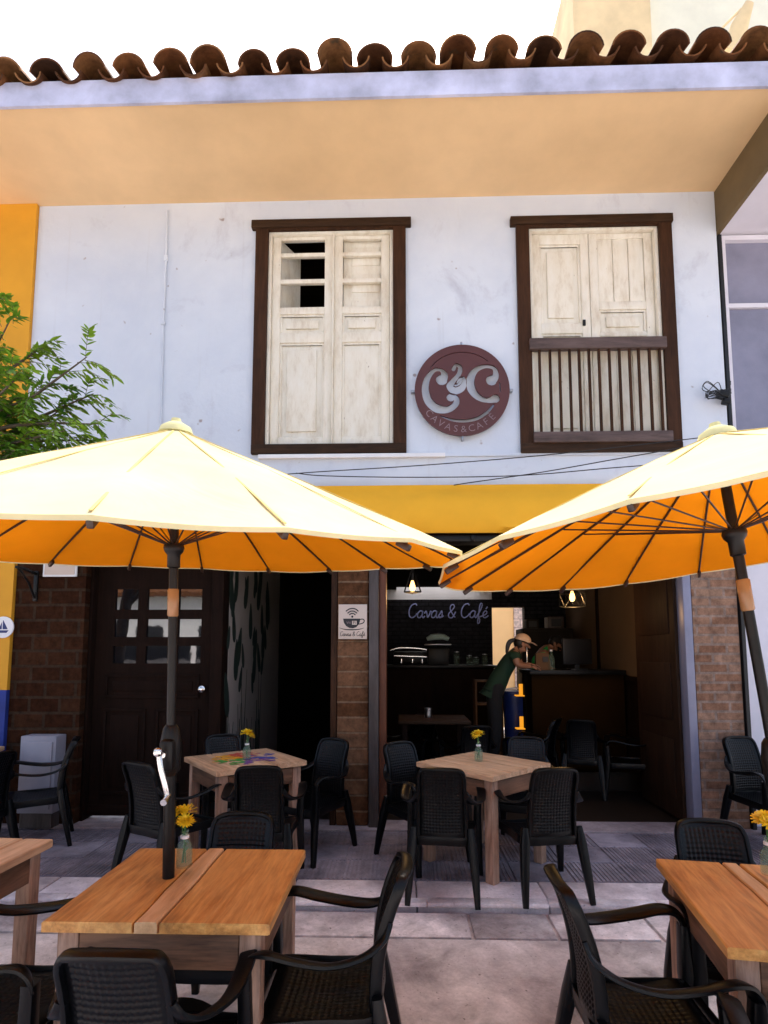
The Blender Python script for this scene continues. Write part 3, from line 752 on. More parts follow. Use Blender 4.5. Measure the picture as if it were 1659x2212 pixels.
# ================================================================ ROUND SIGN
sc_ = PY(998, 843, YF - .06); SRr = (PY(1100, 843, YF - .06).x - PY(895, 843, YF - .06).x) / 2
k_ = SRr / 267.0
q = lambda px, py: ((px - 1325) * k_, -(py - 1055) * k_)
S = empty('round_sign', sc_, label='round brown metal cafe sign with cut out letters hung between the windows', cat='sign')
circ = [(SRr * math.cos(2 * math.pi * i / 72), SRr * math.sin(2 * math.pi * i / 72)) for i in range(72)]
c1 = stroke_outline([q(*p) for p in [(1212, 992), (1226, 962), (1206, 936), (1168, 938), (1130, 985), (1118, 1050), (1136, 1118), (1184, 1162), (1244, 1168), (1288, 1138), (1290, 1104), (1262, 1098)]], [v * k_ for v in (34, 20, 10, 12, 17, 20, 24, 26, 20, 17, 17, 25)])
c2 = stroke_outline([q(*p) for p in [(1492, 1000), (1516, 972), (1506, 930), (1458, 918), (1404, 938), (1374, 990), (1378, 1050), (1412, 1096), (1462, 1118), (1510, 1108)]], [v * k_ for v in (32, 18, 12, 12, 17, 22, 24, 19, 14, 26)])
am = stroke_outline([q(*p) for p in [(1278, 934), (1292, 908), (1316, 922), (1308, 962), (1276, 1000), (1258, 1032), (1284, 1058), (1322, 1044), (1340, 1006), (1336, 978)]], [v * k_ for v in (11, 10, 12, 13, 15, 21, 24, 21, 12, 5)])
am2 = stroke_outline([q(*p) for p in [(1312, 980), (1306, 998), (1298, 1014)]], [v * k_ for v in (3, 6, 4)], 4)
arc = stroke_outline([q(*p) for p in [(1200, 1205), (1260, 1228), (1325, 1236), (1400, 1225), (1460, 1190), (1500, 1146)]], [v * k_ for v in (2, 8, 10, 10, 9, 5)])
arc2 = stroke_outline([q(1325 + 222 * math.cos(R(a)), 1055 - 222 * math.sin(R(a))) for a in (142, 122, 100, 80, 62, 49)], [v * k_ for v in (2, 2, 2.4, 2.4, 2, 2)])
arc3 = stroke_outline([q(1325 + 214 * math.cos(R(a)), 1055 - 214 * math.sin(R(a))) for a in (10, 3, -4)], [v * k_ for v in (3, 3, 3)], 4)
vs, fs = outline_mesh([circ, c1, c2, am, am2, arc, arc2, arc3], .011)
mb = MB(); mb.add([(p[0], -p[2], p[1]) for p in vs], fs); mb.build('sign_disc', M['sign_brown'], S)
mb = MB(); word = 'CAVAS&CAFÉ'; 
for i, ch in enumerate(word):
    a = lerp(216, 316, i / (len(word) - 1)); rr = 231 * k_
    vs, fs = text_mesh(ch, 56 * k_, .001, -.0012)
    Mr = Matrix.Rotation(R(a - 270), 3, 'Z'); c = Vector((rr * math.cos(R(a)), rr * math.sin(R(a)), .0125))
    mb.add([(lambda p: (p.x, -p.z, p.y))(Mr @ Vector(p) + c) for p in vs], fs)
a = lerp(216, 316, 1); c = Vector((math.cos(R(a)), math.sin(R(a)), 0)); tg = Vector((-c.y, c.x, 0)); c0 = c * (203 * k_)
p0, p1 = c0 + tg * (-2 * k_) + c * (4 * k_), c0 + tg * (9 * k_) - c * (7 * k_)
mb.sweep([(p0.x, -.0125, p0.y), (p1.x, -.0125, p1.y)], 2.2 * k_, .001, ref=(0, 1, 0), n=6)
mb.build('sign_lettering', M['sign_letter'], S)
for a in (0, 90, 180, 270):
    mb = MB(); c, s = math.cos(R(a)), math.sin(R(a)); d = SRr + .012
    mb.box((c * d, .03, s * d), (.05 if a % 180 == 0 else .02, .06, .02 if a % 180 == 0 else .05), None, .003)
    mb.build('bracket', M['steel'], S, 30)

# ================================================================ CABLES ON THE FACADE
def cable(pts, label, r=.005, y=YF - .16):
    pp = smooth_path([PY(u, v, y) for u, v in pts], 6); mb = MB(); mb.tube(pp, r, 6)
    tag(mb.build('overhead_cable', M['black'], None, 40), label, 'cable', 'thin cables strung across the facade')
cable([(600, 1026), (690, 1019), (900, 1006), (1125, 988), (1300, 970), (1560, 940)], 'thin black cable rising rightward across the sill of the railed window')
cable([(640, 1022), (706, 1028), (900, 1031), (1125, 1027), (1330, 1010), (1600, 990)], 'thin black cable sagging level just above the yellow awning', y=YF - .2)
cable([(980, 1048), (1012, 1043), (1170, 1020), (1340, 990), (1600, 945)], 'short steep cable crossing the level one above the awning', y=YF - .24)
# bundle of wires at the right corner of the house
WB = empty('wire_bundle', PY(1560, 850, YF - .1), label='tangled black wires and insulator at right corner of the white house', cat='wires')
mb = MB(); mb.box((.02, .03, .0), (.10, .09, .07), (0, .3, 0), .015); mb.box((.05, .03, -.07), (.07, .07, .05), (0, .2, 0), .012); mb.build('insulator', M['black_metal'], WB, 30)
mb = MB()
for k in range(7):
    a = random.uniform(0, 6.28); mb.tube(smooth_path([(0, 0, 0), (-.10 + random.uniform(-.08, .05), -.02, random.uniform(-.08, .12)), (-.14 + random.uniform(-.06, .1), -.03, random.uniform(-.1, .05)), (.03, 0, random.uniform(-.05, .05)), (.10, .02, random.uniform(.0, .15))], 5), .004, 5)
mb.build('wires', M['black'], WB, 40)

# ================================================================ NEIGHBOURS
N = empty('yellow_house', (-5.5, YF, 0), label='neighbouring house painted yellow above and blue below', cat='building')
mb = MB(); zbl = PY(20, 1490, YF).z
mb.box2((-9, YF - .04, zbl), (XL - .003, YF + .4, ZS + .02)); o = mb.build('upper_wall', M['yellow_wall'], N); o.matrix_parent_inverse = Matrix.Translation((5.5, -YF, 0))
mb = MB(); mb.box2((-9, YF - .043, -.04), (XL - .003, YF + .4, zbl - .001)); o = mb.build('lower_wall', M['blue_wall'], N); o.matrix_parent_inverse = Matrix.Translation((5.5, -YF, 0))
p = PY(8, 1355, YF - .05); ST_ = empty('round_plaque', p, label='small round white plaque with blue sailboat on the yellow wall', cat='plaque')
mb = MB(); mb.lathe([(.0, 0), (.105, 0), (.105, .012), (0, .012)], (0, 0, 0), 32, 'y'); mb.build('disc', M['white'], ST_, 30)
mb = MB(); mb.prism([(-.06, -.03), (.06, -.03), (.04, -.055), (-.045, -.055)], -.0125, -.015, lambda a, b, d: (a, d, b)); mb.prism([(.0, -.02), (.05, -.02), (.0, .07)], -.0125, -.015, lambda a, b, d: (a, d, b)); mb.prism([(-.01, -.02), (-.04, -.02), (-.01, .05)], -.0125, -.015, lambda a, b, d: (a, d, b)); mb.build('emblem', M['navy'], ST_)
G = empty('grey_house', (4.5, YF, 0), label='neighbouring building with grey glazed front and white frame on the right', cat='building')
def gp(mb, name, mat, smooth=False):
    o = mb.build(name, mat, G, smooth); o.matrix_parent_inverse = Matrix.Translation((-4.5, -YF, 0)); return o
zt = PY(1600, 515, YF).z; zb2 = PY(1600, 930, YF).z
mb = MB(); mb.box2((XR + .01, YF + .10, -.02), (9, YF + .5, ZS + .6)); gp(mb, 'wall', M['white_frame'])
mb = MB(); mb.box2((XR + .012, YF - .01, 0), (XR + .045, YF + .099, zt + .04)); gp(mb, 'down_pipe', M['black'])
mb = MB(); xg = PY(1580, 700, YF).x
for a, b_ in ((zb2, PY(1600, 657, YF).z - .012), (PY(1600, 652, YF).z + .012, zt)): mb.box2((xg, YF + .07, a), (xg + 1.5, YF + .099, b_))
gp(mb, 'window', M['panel_glass'])
mb = MB(); mb.box2((XR + .05, YF + .02, zt), (9, YF + .099, zt + .05)); mb.box2((xg, YF + .04, PY(1600, 657, YF).z - .010), (xg + 1.5, YF + .098, PY(1600, 652, YF).z + .010)); mb.box2((xg - .055, YF + .02, zb2), (xg - .001, YF + .0985, zt)); gp(mb, 'window_frame', M['white_frame'])
ze0, ze1 = PY(1562, 502, YF).z, PY(1548, 412, YF).z
mb = MB(); mb.box2((XR + .008, YE - .02, ze0), (XR + .05, YF + .099, ze1 + .25)); gp(mb, 'eave_board', M['olive'])
mb = MB(); mb.box2((XR + .051, YE - .02, ze0 + .001), (9, YF + .099, ze0 + .09)); mb.box2((XR + .0505, YE - .06, ze0 - .03), (9, YE - .021, ze1 + .2)); gp(mb, 'eave', M['white_frame'])
DA = empty('dark_awning', (4.3, YF, 3.6), label='dark curved awning on the grey house behind the right umbrella', cat='awning')
mb = MB(); pr = [(.09, .12), (-.2, .08), (-.42, -.02), (-.55, -.18), (-.55, -.24), (.09, -.24)]
mb.prism(pr, -.75, 1.4, lambda a, b, d: (d, a, b)); mb.build('canvas', M['black'], DA, 40)
mb = MB(); mb.box((.3, -.5, -.28), (2.1, .02, .06)); mb.build('valance', M['black'], DA)
# tower rising behind the roof
T = empty('pale_tower', (8.0, 16, 0), label='tall cream building rising behind the tiled roof at top right', cat='building')
p0, p1, p2 = PY(1238, 20, 15).x, PY(1405, 20, 15).x, 14.0
mb = MB(); mb.box2((p0, 15, 0), (p1, 19, 22)); o = mb.build('side_wing', M['tower_cream'], T); o.matrix_parent_inverse = Matrix.Translation((-8, -16, 0))
mb = MB(); mb.box2((p1 + .01, 15.3, 0), (p2, 19, 24)); o = mb.build('main_wing', M['tower_pale'], T); o.matrix_parent_inverse = Matrix.Translation((-8, -16, 0))
mb = MB(); a, b_ = PY(1575, 110, 12), PY(1618, 8, 12); mb.sweep([a, lerp(a, b_, .5), b_], [.16, .2, .1], .06, ref=(0, 1, 0)); mb.tube([PY(1530, 90, 12), PY(1600, 20, 12)], .03, 6)
tag(mb.build('slanted_mast', M['tower_cream'], None, 40), 'leaning ochre mast standing up behind the roof tiles at far right', 'mast')

# ================================================================ UMBRELLAS
def make_umbrella(label, RR=1.205, zr=2.08, zt_=2.605):
    root = empty('parasol', label=label, cat='umbrella', group='large yellow parasols standing through the front tables')
    NR = 18
    rad = [0.02] + [RR * q for q in (.1, .21, .34, .48, .61, .74, .87, 1.0)]
    def zz(r): t = r / RR; return zt_ - (zt_ - zr) * (t ** 0.93) + .018 * math.sin(t * math.pi)
    def canopy(off, seg=6):
        vs = []; fs = []; nn = NR * seg
        for r in rad:
            for j in range(nn):
                a = 2 * math.pi * j / nn; fr = (j % seg) / seg
                chord = math.cos(math.pi / NR) / math.cos((fr - .5) * 2 * math.pi / NR)
                rr = r * chord; sag = .006 * math.sin(math.pi * fr) * (r / RR) ** 1.5
                wr = .006 * math.sin(a * 5 + r * 9) * (r / RR)
                vs.append((rr * math.cos(a), rr * math.sin(a), zz(r) - sag + wr - off))
        for i in range(len(rad) - 1):
            for j in range(nn):
                a, b_ = i * nn + j, i * nn + (j + 1) % nn; fs.append((a, b_, b_ + nn, a + nn))
        return vs, fs, nn
    mb = MB(); vs, fs, nn = canopy(0); mb.add(vs, fs)
    k0 = (len(rad) - 1) * nn; mb.add([vs[k0 + j] for j in range(nn)] + [(vs[k0 + j][0] * .998, vs[k0 + j][1] * .998, vs[k0 + j][2] - .012) for j in range(nn)], [(j, (j + 1) % nn, nn + (j + 1) % nn, nn + j) for j in range(nn)])
    mb.cur = 1
    for k in range(NR):
        a = 2 * math.pi * k / NR; c, s_ = math.cos(a), math.sin(a)
        mb.sweep([(r * c, r * s_, zz(r) + .0015) for r in (.06, .3, .6, .9, RR * .99)], .004, .0015, n=6)
    mb.build('canopy', [M['canopy_out'], M['canopy_seam']], root, 60)
    mb = MB(); vs, fs, nn = canopy(.007); mb.add([(x * .994, y * .994, z) for x, y, z in vs], fs); mb.build('lining', M['canopy_in'], root, 60)
    for k in range(NR):
        a = 2 * math.pi * k / NR; c, s = math.cos(a), math.sin(a)
        mb = MB(); mb.sweep([(r * c, r * s, zz(r) - .015) for r in (.03, .3, .6, .9, RR * .985)], .0042, .006, n=6)
        mb.box((RR * .975 * c, RR * .975 * s, zz(RR) - .014), (.05, .016, .020), (0, R(26), a), .004)
        rb = mb.build('rib', M['canopy_rib'], root, 40)
        mb = MB(); mb.tube([(.035 * c, .035 * s, 2.12), (.60 * c, .60 * s, zz(.60) - .022)], .0034, 5); mb.build('strut', M['canopy_rib'], rb, 40)
    mb = MB(); mb.tube([(0, 0, .05), (0, 0, 1.55), (0, 0, zt_ - .02)], .018, 14)
    mb.tube([(0, 0, .60), (0, 0, 1.16)], .0245, 14); pole = mb.build('pole', M['black_metal'], root, 40)
    mb = MB(); mb.lathe([(.019, 1.82), (.0225, 1.825), (.0225, 1.93), (.019, 1.935)], n=16); mb.build('label_sleeve', M['clear_sleeve'], root, 40)
    mb = MB(); mb.lathe([(.019, 2.02), (.026, 2.025), (.026, 2.075), (.038, 2.09), (.042, 2.105), (.038, 2.12), (.019, 2.125)], n=18); mb.build('runner', M['black_metal'], root, 40)
    mb = MB(); mb.lathe([(.07, zt_ - .025), (.06, zt_), (.04, zt_ + .012), (.022, zt_ + .022), (.018, zt_ + .036), (.0, zt_ + .04)], n=16); mb.build('finial', M['canopy_out'], root, 40)
    mb = MB(); mb.lathe([(.024, 1.16), (.038, 1.18), (.042, 1.24), (.042, 1.30), (.032, 1.355), (.022, 1.37)], n=16); mb.box((.0, -.03, 1.255), (.06, .07, .13), None, .018); cb = mb.build('crank_box', M['black_metal'], root, 40)
    mb = MB(); mb.tube([(0, -.06, 1.27), (0, -.10, 1.27)], .012, 10); mb.sweep(smooth_path([(-.012, -.10, 1.275), (.0, -.112, 1.22), (.018, -.112, 1.15), (.026, -.108, 1.11)], 4), .011, .007, ref=(0, 1, 0)); mb.lathe([(0, -.105), (.018, -.10), (.020, -.13), (.012, -.145), (0, -.147)][::-1], (-.012, 0, 1.285), 12, 'y') if False else mb.box((-.012, -.112, 1.285), (.036, .03, .036), None, .013); mb.tube([(.026, -.10, 1.108), (.026, -.155, 1.10)], .013, 10)
    mb.build('crank_handle', M['chrome'], cb, 40)
    mb = MB(); mb.lathe([(.25, 0), (.25, .05), (.22, .08), (.04, .10), (.03, .30), (.022, .31)], n=28); mb.build('base', M['black_metal'], root, 40)
    return root
def set_umbrella(u, x, y, rx, ry, rz):
    E_ = Euler((R(rx), R(ry), 0)).to_matrix() @ Euler((0, 0, R(rz))).to_matrix()
    u.rotation_euler = E_.to_euler()
    piv = Vector((x, y, .72)); u.location = piv - E_ @ Vector((0, 0, .76))
U1 = make_umbrella('yellow parasol with pale sunlit top through the table with the crank in view, at left')
set_umbrella(U1, -.965, 2.44, 5.6, 1.2, 4)
U2 = make_umbrella('yellow parasol at right, tilted so its dark ribs and struts show underneath', 1.095, 2.08, 2.49)
set_umbrella(U2, 1.365, 2.06, -.8, -6.2, 9)

# ================================================================ TABLES
def make_table(topmat, seed, painted=False, W_=.76, planks=3, light=None):
    rnd = random.Random(seed)
    root = empty('wooden_table')
    mb = MB(); x = -W_ / 2
    cuts = [rnd.uniform(.24, .42) for _ in range(planks)]
    if light: cuts.insert(1, .075)
    tot = sum(cuts); edge = [0.0] * 9
    mb.box2((-W_ / 2 + .01, -W_ / 2 + .012, .718), (W_ / 2 - .01, W_ / 2 - .012, .722))
    for c in cuts:
        # plank with slightly wandering live edges
        wd = c / tot * W_; last = c is cuts[-1]; mb.cur = 1 if (light and c == .075) else 0
        nx = [0.0] * 9 if last else [rnd.uniform(-.007, .007) for _ in range(9)]
        if not last: nx = [(nx[max(i - 1, 0)] + nx[i] + nx[min(i + 1, 8)]) / 2 for i in range(9)]
        y0, y1, zt = -W_ / 2 + rnd.uniform(0, .008), W_ / 2 - rnd.uniform(0, .008), .76 - rnd.uniform(0, .003)
        prof = []
        for i in range(9):
            yy = lerp(y0, y1, i / 8); a, b_ = x + edge[i] + .004, x + wd + nx[i] - .004
            prof.append([(a, yy, .722), (a, yy, zt - .005), (a + .005, yy, zt), (b_ - .005, yy, zt), (b_, yy, zt - .005), (b_, yy, .722)])
        vs = [p for r_ in prof for p in r_]
        mb.add(vs, [(i * 6 + j, i * 6 + (j + 1) % 6, (i + 1) * 6 + (j + 1) % 6, (i + 1) * 6 + j) for i in range(8) for j in range(6)] + [tuple(range(6)), tuple(48 + j for j in range(6))])
        x += wd; edge = nx
    top = mb.build('tabletop', [topmat, light or topmat], root, 30)
    if painted:
        cols_ = [((.05, .08, .35), 'blue'), ((.55, .06, .04), 'red'), ((.75, .35, .02), 'yellow'), ((.06, .30, .05), 'green'), ((.16, .05, .25), 'purple')]
        mb = MB()
        for ci in range(5):
            mb.cur = ci; a0 = ci * 1.2566
            for q in range(26):
                a = a0 + rnd.uniform(-.7, .7); rr = rnd.uniform(.03, .27); e = rnd.uniform(.014, .042); ph = rnd.uniform(0, 3); n = 9
                cx, cy = rr * math.cos(a), rr * math.sin(a); hh = .7608 + .0004 * (ci * 26 + q) / 60
                mb.add([(cx + e * (1 + .5 * math.cos(3 * t + ph)) * math.cos(t), cy + e * .7 * (1 + .5 * math.cos(2 * t + ph)) * math.sin(t), hh) for t in [2 * math.pi * i / n for i in range(n)]], [tuple(range(n))])
        mb.build('painted_pattern', [plain('table_paint_' + nm, c, .6, .2, 30, 0) for c, nm in cols_], top, fix=False)
    a = W_ / 2 - .075
    for sx in (-1, 1):
        for sy in (-1, 1):
            mb = MB(); mb.box2((sx * a - .036, sy * a - .036, 0), (sx * a + .036, sy * a + .036, .717), .005); mb.build('leg', M['table_leg'], root, 30)
    for k in range(4):
        mb = MB(); mb.box((0, -a - .022, .645), (2 * a - .076, .024, .12), None, .004)
        o = mb.build('apron', M['table_apron'], root, 30); o.rotation_euler = (0, 0, k * math.pi / 2)
    return root
def put_table(t, x, y, z, rz, label, group='square wooden tables on the terrace'):
    t.location = (x, y, z); t.rotation_euler = (0, 0, R(rz)); tag(t, label, 'table', group)
T1 = make_table(M['table_front'], 3, planks=2, light=M['table_light']); put_table(T1, -.85, 2.42, ST, 0, 'orange brown plank table holding the left parasol, with grooves between planks'); T1.scale = (1.06, 1.0, 1)
T2 = make_table(M['table_front'], 8, planks=2, light=M['table_light']); put_table(T2, 1.47, 2.27, ST, -9, 'orange brown two plank table under the right parasol at the frame edge'); T2.scale = (1.0, 1.06, 1)
T3 = make_table(M['table_pale'], 5, True); put_table(T3, -1.285, 4.77, SW, 38, 'pale wooden table with colourful painted flower on top before the open doorway')
T4 = make_table(M['table_pale'], 6, False, planks=4); put_table(T4, .66, 4.665, SW, 44, 'bare pale weathered table in front of the wide cafe entrance')
T5 = copy_tree(T4); put_table(T5, -2.14, 2.56, ST, -3, 'pale table corner at the left edge beside the orange table')
T6 = copy_tree(T4); put_table(T6, -4.02, 4.92, SW, 10, 'pale table corner before the blue wall at far left')

# ================================================================ CHAIRS
def make_chair():
    root = empty('plastic_armchair')
    P_ = M['plastic']
    def bprof(t):              # backrest side profile, t 0 bottom .. 1 top
        z = lerp(.40, .865, t); y = -.205 - .045 * t - .055 * t ** 2.2 + .018 * math.sin(t * math.pi); return y, z
    def hw(t): return lerp(.158, .150, t)
    # woven panel
    nu, nv = 56, 84; vs = []; fs = []
    for i in range(nv + 1):
        t = lerp(.03, .985, i / nv); y, z = bprof(t); h = hw(t) - .012
        if t > .93: h -= .022 * ((t - .93) / .055) ** 3
        for j in range(nu + 1):
            s = 2 * j / nu - 1; cv = -.022 * (1 - s * s)
            edge = abs(s) > .88 or t < .08 or t > .94
            d = 0 if edge else .0042 * math.cos(2 * math.pi * (s * h + z) / .042) * math.cos(2 * math.pi * (s * h - z) / .042)
            vs.append((s * h, y + cv + d + .004, z))
    m = len(vs); vs += [(x, y - .012, z) for x, y, z in vs]
    for i in range(nv):
        for j in range(nu):
            a = i * (nu + 1) + j; fs.append((a, a + 1, a + nu + 2, a + nu + 1)); fs.append((m + a, m + a + nu + 1, m + a + nu + 2, m + a + 1))
    mb = MB(); mb.add(vs, fs)
    # rim
    path = [];
    for t in (0.0, .2, .4, .6, .75, .86): y, z = bprof(t); path.append((-hw(t), y, z))
    for a in (25, 50, 75):
        y, z = bprof(.865 + .12 * math.sin(R(a))); path.append((-hw(1) + .036 * (1 - math.cos(R(a))), y, z))
    y, z = bprof(1.0); mid = [(-.08, y - .010, z), (0, y - .014, z + .003), (.08, y - .010, z)]
    full = path + mid + [(-x, y_, z_) for x, y_, z_ in path[::-1]]
    sp = smooth_path(full, 3)
    # carried with its depth lying front to back
    mb.sweep(sp, .023, .012, ref=(0, 1, 0.2), sq=.7, n=10) if False else None
    vs = []; n = 10; k = len(sp)
    for i, p in enumerate(sp):
        tg = (sp[min(i + 1, k - 1)] - sp[max(i - 1, 0)]).normalized(); dp = Vector((0, 1, .12)).normalized(); out = tg.cross(dp).normalized()
        for j in range(n):
            a = 2 * math.pi * j / n; c, s = math.cos(a), math.sin(a)
            c = math.copysign(abs(c) ** .7, c); s = math.copysign(abs(s) ** .7, s)
            vs.append(p + dp * (c * .024 - .006) + out * s * .012)
    fs = [(i * n + j, i * n + (j + 1) % n, (i + 1) * n + (j + 1) % n, (i + 1) * n + j) for i in range(k - 1) for j in range(n)] + [tuple(range(n)), tuple((k - 1) * n + j for j in range(n))]
    mb.add(vs, fs)
    mb.build('backrest', P_, root, 50)
    # seat
    nu, nv = 60, 60; vs = []; fs = []
    for i in range(nv + 1):
        q = i / nv; y = lerp(-.225, .215, q); z = .415 - .022 * math.sin(q * math.pi) - (.03 * ((q - .86) / .14) ** 2 if q > .86 else 0)
        h = lerp(.19, .225, q)
        for j in range(nu + 1):
            s = 2 * j / nu - 1; edge = abs(s) > .85 or q < .06 or q > .84
            d = 0 if edge else .003 * math.cos(2 * math.pi * (s * h + y) / .046) * math.cos(2 * math.pi * (s * h - y) / .046)
            vs.append((s * h, y, z + d - .012 * (1 - s * s)))
    m = len(vs); vs += [(x, y, z - .014) for x, y, z in vs]
    for i in range(nv):
        for j in range(nu):
            a = i * (nu + 1) + j; fs.append((a, a + 1, a + nu + 2, a + nu + 1)); fs.append((m + a, m + a + nu + 1, m + a + nu + 2, m + a + 1))
    mb = MB(); mb.add(vs, fs)
    # skirt under the seat edge
    sk = smooth_path([(-.19, -.21, .385), (-.212, 0, .38), (-.228, .19, .375), (-.19, .225, .37), (0, .232, .368), (.19, .225, .37), (.228, .19, .375), (.212, 0, .38), (.19, -.21, .385), (0, -.225, .385)], 4, True)
    sk.append(sk[0]); mb.sweep(sk, .007, .030, ref=(0, 0, 1), n=8, caps=False)
    mb.build('seat', P_, root, 50)
    for sx in (-1, 1):
        mb = MB()
        pts = [(sx * .156, -.262, .71), (sx * .178, -.238, .66), (sx * .218, -.17, .622), (sx * .262, -.06, .612), (sx * .272, .06, .628), (sx * .270, .15, .648), (sx * .262, .205, .645), (sx * .256, .235, .615), (sx * .252, .245, .57)]
        mb.sweep(smooth_path(pts, 4), [.016, .018, .020, .022, .024, .026, .027, .027, .027, .028, .029, .029, .030, .030, .031, .031, .032, .032, .032, .032, .032, .032, .031, .031, .030, .030, .030, .029, .029, .029, .028, .028, .028][:33], .010, ref=(-sx * .25, .25, 1), n=10)
        mb.build('armrest', P_, root, 50)
        mb = MB(); mb.sweep([(sx * .252, .243, .60), (sx * .243, .235, .42), (sx * .252, .255, .2), (sx * .262, .275, 0)], [.026, .030, .026, .019], [.024, .026, .022, .018], ref=(0, 1, 0), sq=.5, n=12); mb.build('leg', P_, root, 40)
        mb = MB(); mb.sweep([(sx * .188, -.215, .47), (sx * .196, -.232, .36), (sx * .215, -.275, .16), (sx * .225, -.31, 0)], [.020, .032, .027, .018], [.020, .028, .023, .017], ref=(0, 1, 0), sq=.5, n=12); mb.build('leg', P_, root, 40)
    return root
chair0 = make_chair(); used = []
def chair(x, y, z, rz, label, group='black plastic armchairs around the terrace tables'):
    c = chair0 if not used else copy_tree(chair0)
    used.append(c); c.location = (x, y, z); c.rotation_euler = (0, 0, R(rz)); tag(c, label, 'chair', group); return c
chair(-.80, 1.94, ST, 0, 'black armchair in the foreground, its back to us, before the left orange table')
chair(-.30, 2.33, ST, 90, 'black armchair seen side on at the right of the left orange table')
chair(-.80, 2.68, ST, 180, 'black armchair behind the left orange table, only its top showing')
chair(-1.47, 2.22, ST, -90, 'black armchair cut by the left edge, facing the left orange table')
chair(.89, 2.20, ST, -92, 'black armchair seen side on at the left of the right orange table')
chair(1.46, 2.62, ST, 171, 'black armchair behind the right orange table, only its top showing')
chair(1.22, 1.62, ST, -9, 'black armchair cut by the bottom right corner, before the right orange table')
chair(-1.50, 5.08, SW, -150, 'black armchair behind the painted table, half hidden by it')
chair(-1.68, 4.26, SW, -28, 'black armchair behind the crank pole, at the left of the painted table')
chair(-.98, 4.18, SW, 6, 'black armchair with its back to us in front of the painted table')
chair(-.74, 4.86, SW, 148, 'black armchair facing us at the right of the painted table by the adobe pier')
chair(.17, 4.70, SW, -142, 'black armchair with shiny woven back at the left of the bare pale table')
chair(.30, 4.14, SW, -6, 'black armchair with its back to us, nearest left of the bare pale table')
chair(.98, 4.17, SW, 8, 'black armchair with its back to us, nearest right of the bare pale table')
chair(1.06, 4.98, SW, 165, 'black armchair behind the bare pale table, only its back showing')
chair(-3.18, 4.98, SW, 118, 'black armchair before the dark brick pier at far left')
chair(-3.35, 4.42, SW, 75, 'black armchair cut by the left edge near the brick pier')
chair(3.12, 5.05, SW, -168, 'black armchair with bluish woven back against the tan brick pier')
chair(3.15, 4.45, SW, -60, 'black armchair cut by the right edge before the tan brick pier')
ig = 'dark chairs inside the cafe'
chair(.15, 7.35 - .5, .004, 150, 'dark chair inside, left of the small indoor table', ig)
chair(.75, 6.35, .004, 10, 'dark chair inside with its back to the entrance at the indoor table', ig)
chair(1.55, 7.5 - .6, .004, 60, 'dark chair inside behind the waitress side of the room', ig)
chair(2.15, 6.9, .004, -20, 'dark chair inside before the ochre counter', ig)
chair(2.62, 6.7, .004, 70, 'dark chair inside close to the folded door', ig)

# ================================================================ VASES AND FLOWERS
def make_vase():
    root = empty('glass_vase')
    mb = MB(); mb.lathe([(.0, .002), (.030, .0), (.034, .006), (.034, .075), (.030, .092), (.015, .112), (.0135, .135), (.018, .142), (.018, .150), (.0145, .150), (.0115, .136), (.0125, .112), (.027, .090), (.031, .074), (.031, .010), (.0, .008)], n=20); mb.build('bottle', M['vase_glass'], root, 40)
    mb = MB(); mb.lathe([(.0165, .116), (.0185, .118), (.0185, .128), (.0165, .130)], n=16); mb.build('neck_ring', M['white'], root, 40)
    return root
def make_flower(seed, heads):
    rnd = random.Random(seed); root = empty('yellow_chrysanthemum')
    ms, mp = MB(), MB()
    for hx, hy, hz, hr in heads:
        ms.tube(smooth_path([(rnd.uniform(-.012, .012), rnd.uniform(-.012, .012), .012), (0, 0, .09), (hx * .3, hy * .3, .155), (hx, hy, hz)], 4), .0026, 6)
        ax = Vector((hx * 2.2, hy * 2.2, .12)).normalized(); qz = ax.to_track_quat('Z', 'Y').to_matrix()
        for ring, (n, el, L) in enumerate(((20, 2, 1.0), (19, 20, .98), (17, 38, .85), (13, 56, .68), (8, 75, .5))):
            for k in range(n):
                a = 2 * math.pi * k / n + ring * .3 + rnd.uniform(-.1, .1); e = R(el + rnd.uniform(-9, 9)); l_ = hr * L * rnd.uniform(.85, 1.1); wd = hr * .13
                d = Vector((math.cos(a) * math.cos(e), math.sin(a) * math.cos(e), math.sin(e))); s = Vector((-math.sin(a), math.cos(a), 0)); u_ = d.cross(s)
                c = Vector((hx, hy, hz)); pts = [qz @ v for v in (d * .004, d * l_ * .55 + s * wd, d * l_ - u_ * .002 + s * wd * .5, d * l_ - s * wd * .5, d * l_ * .55 - s * wd)]
                mp.add([c + p for p in pts], [(0, 1, 2, 3, 4)])
        mp.lathe([(0, -.3 * hr), (.2 * hr, -.15 * hr), (.3 * hr, .1 * hr), (.0, .3 * hr)], (hx, hy, hz), 10)
    for k in range(5):
        a = rnd.uniform(0, 6.28); c, s = math.cos(a), math.sin(a); z0_ = rnd.uniform(.03, .16); r0_ = .006; l_ = rnd.uniform(.025, .045) if z0_ > .13 else .02
        ms.add([(0, 0, z0_), (c * l_ * .5 - s * .008, s * l_ * .5 + c * .008, z0_ + .018), (c * l_, s * l_, z0_ + .02), (c * l_ * .5 + s * .008, s * l_ * .5 - c * .008, z0_ + .012)], [(0, 1, 2, 3)])
    ms.build('stem', M['stem'], root, 40); mp.build('flower_head', M['petal'], root, fix=False)
    return root
v0 = make_vase()
fl = make_flower(1, [(.0, 0, .205, .056), (.022, .02, .185, .040)])
spots = [('BL', PZ(533, 1641, .76), 'the painted table'), ('BR', PZ(1034, 1644, .76), 'the bare pale table'), ('FL', PZ(397, 1873, .72), 'the left orange table beside the parasol pole'), ('FR', PZ(1664, 1890, .72), 'the right orange table at the frame edge')]
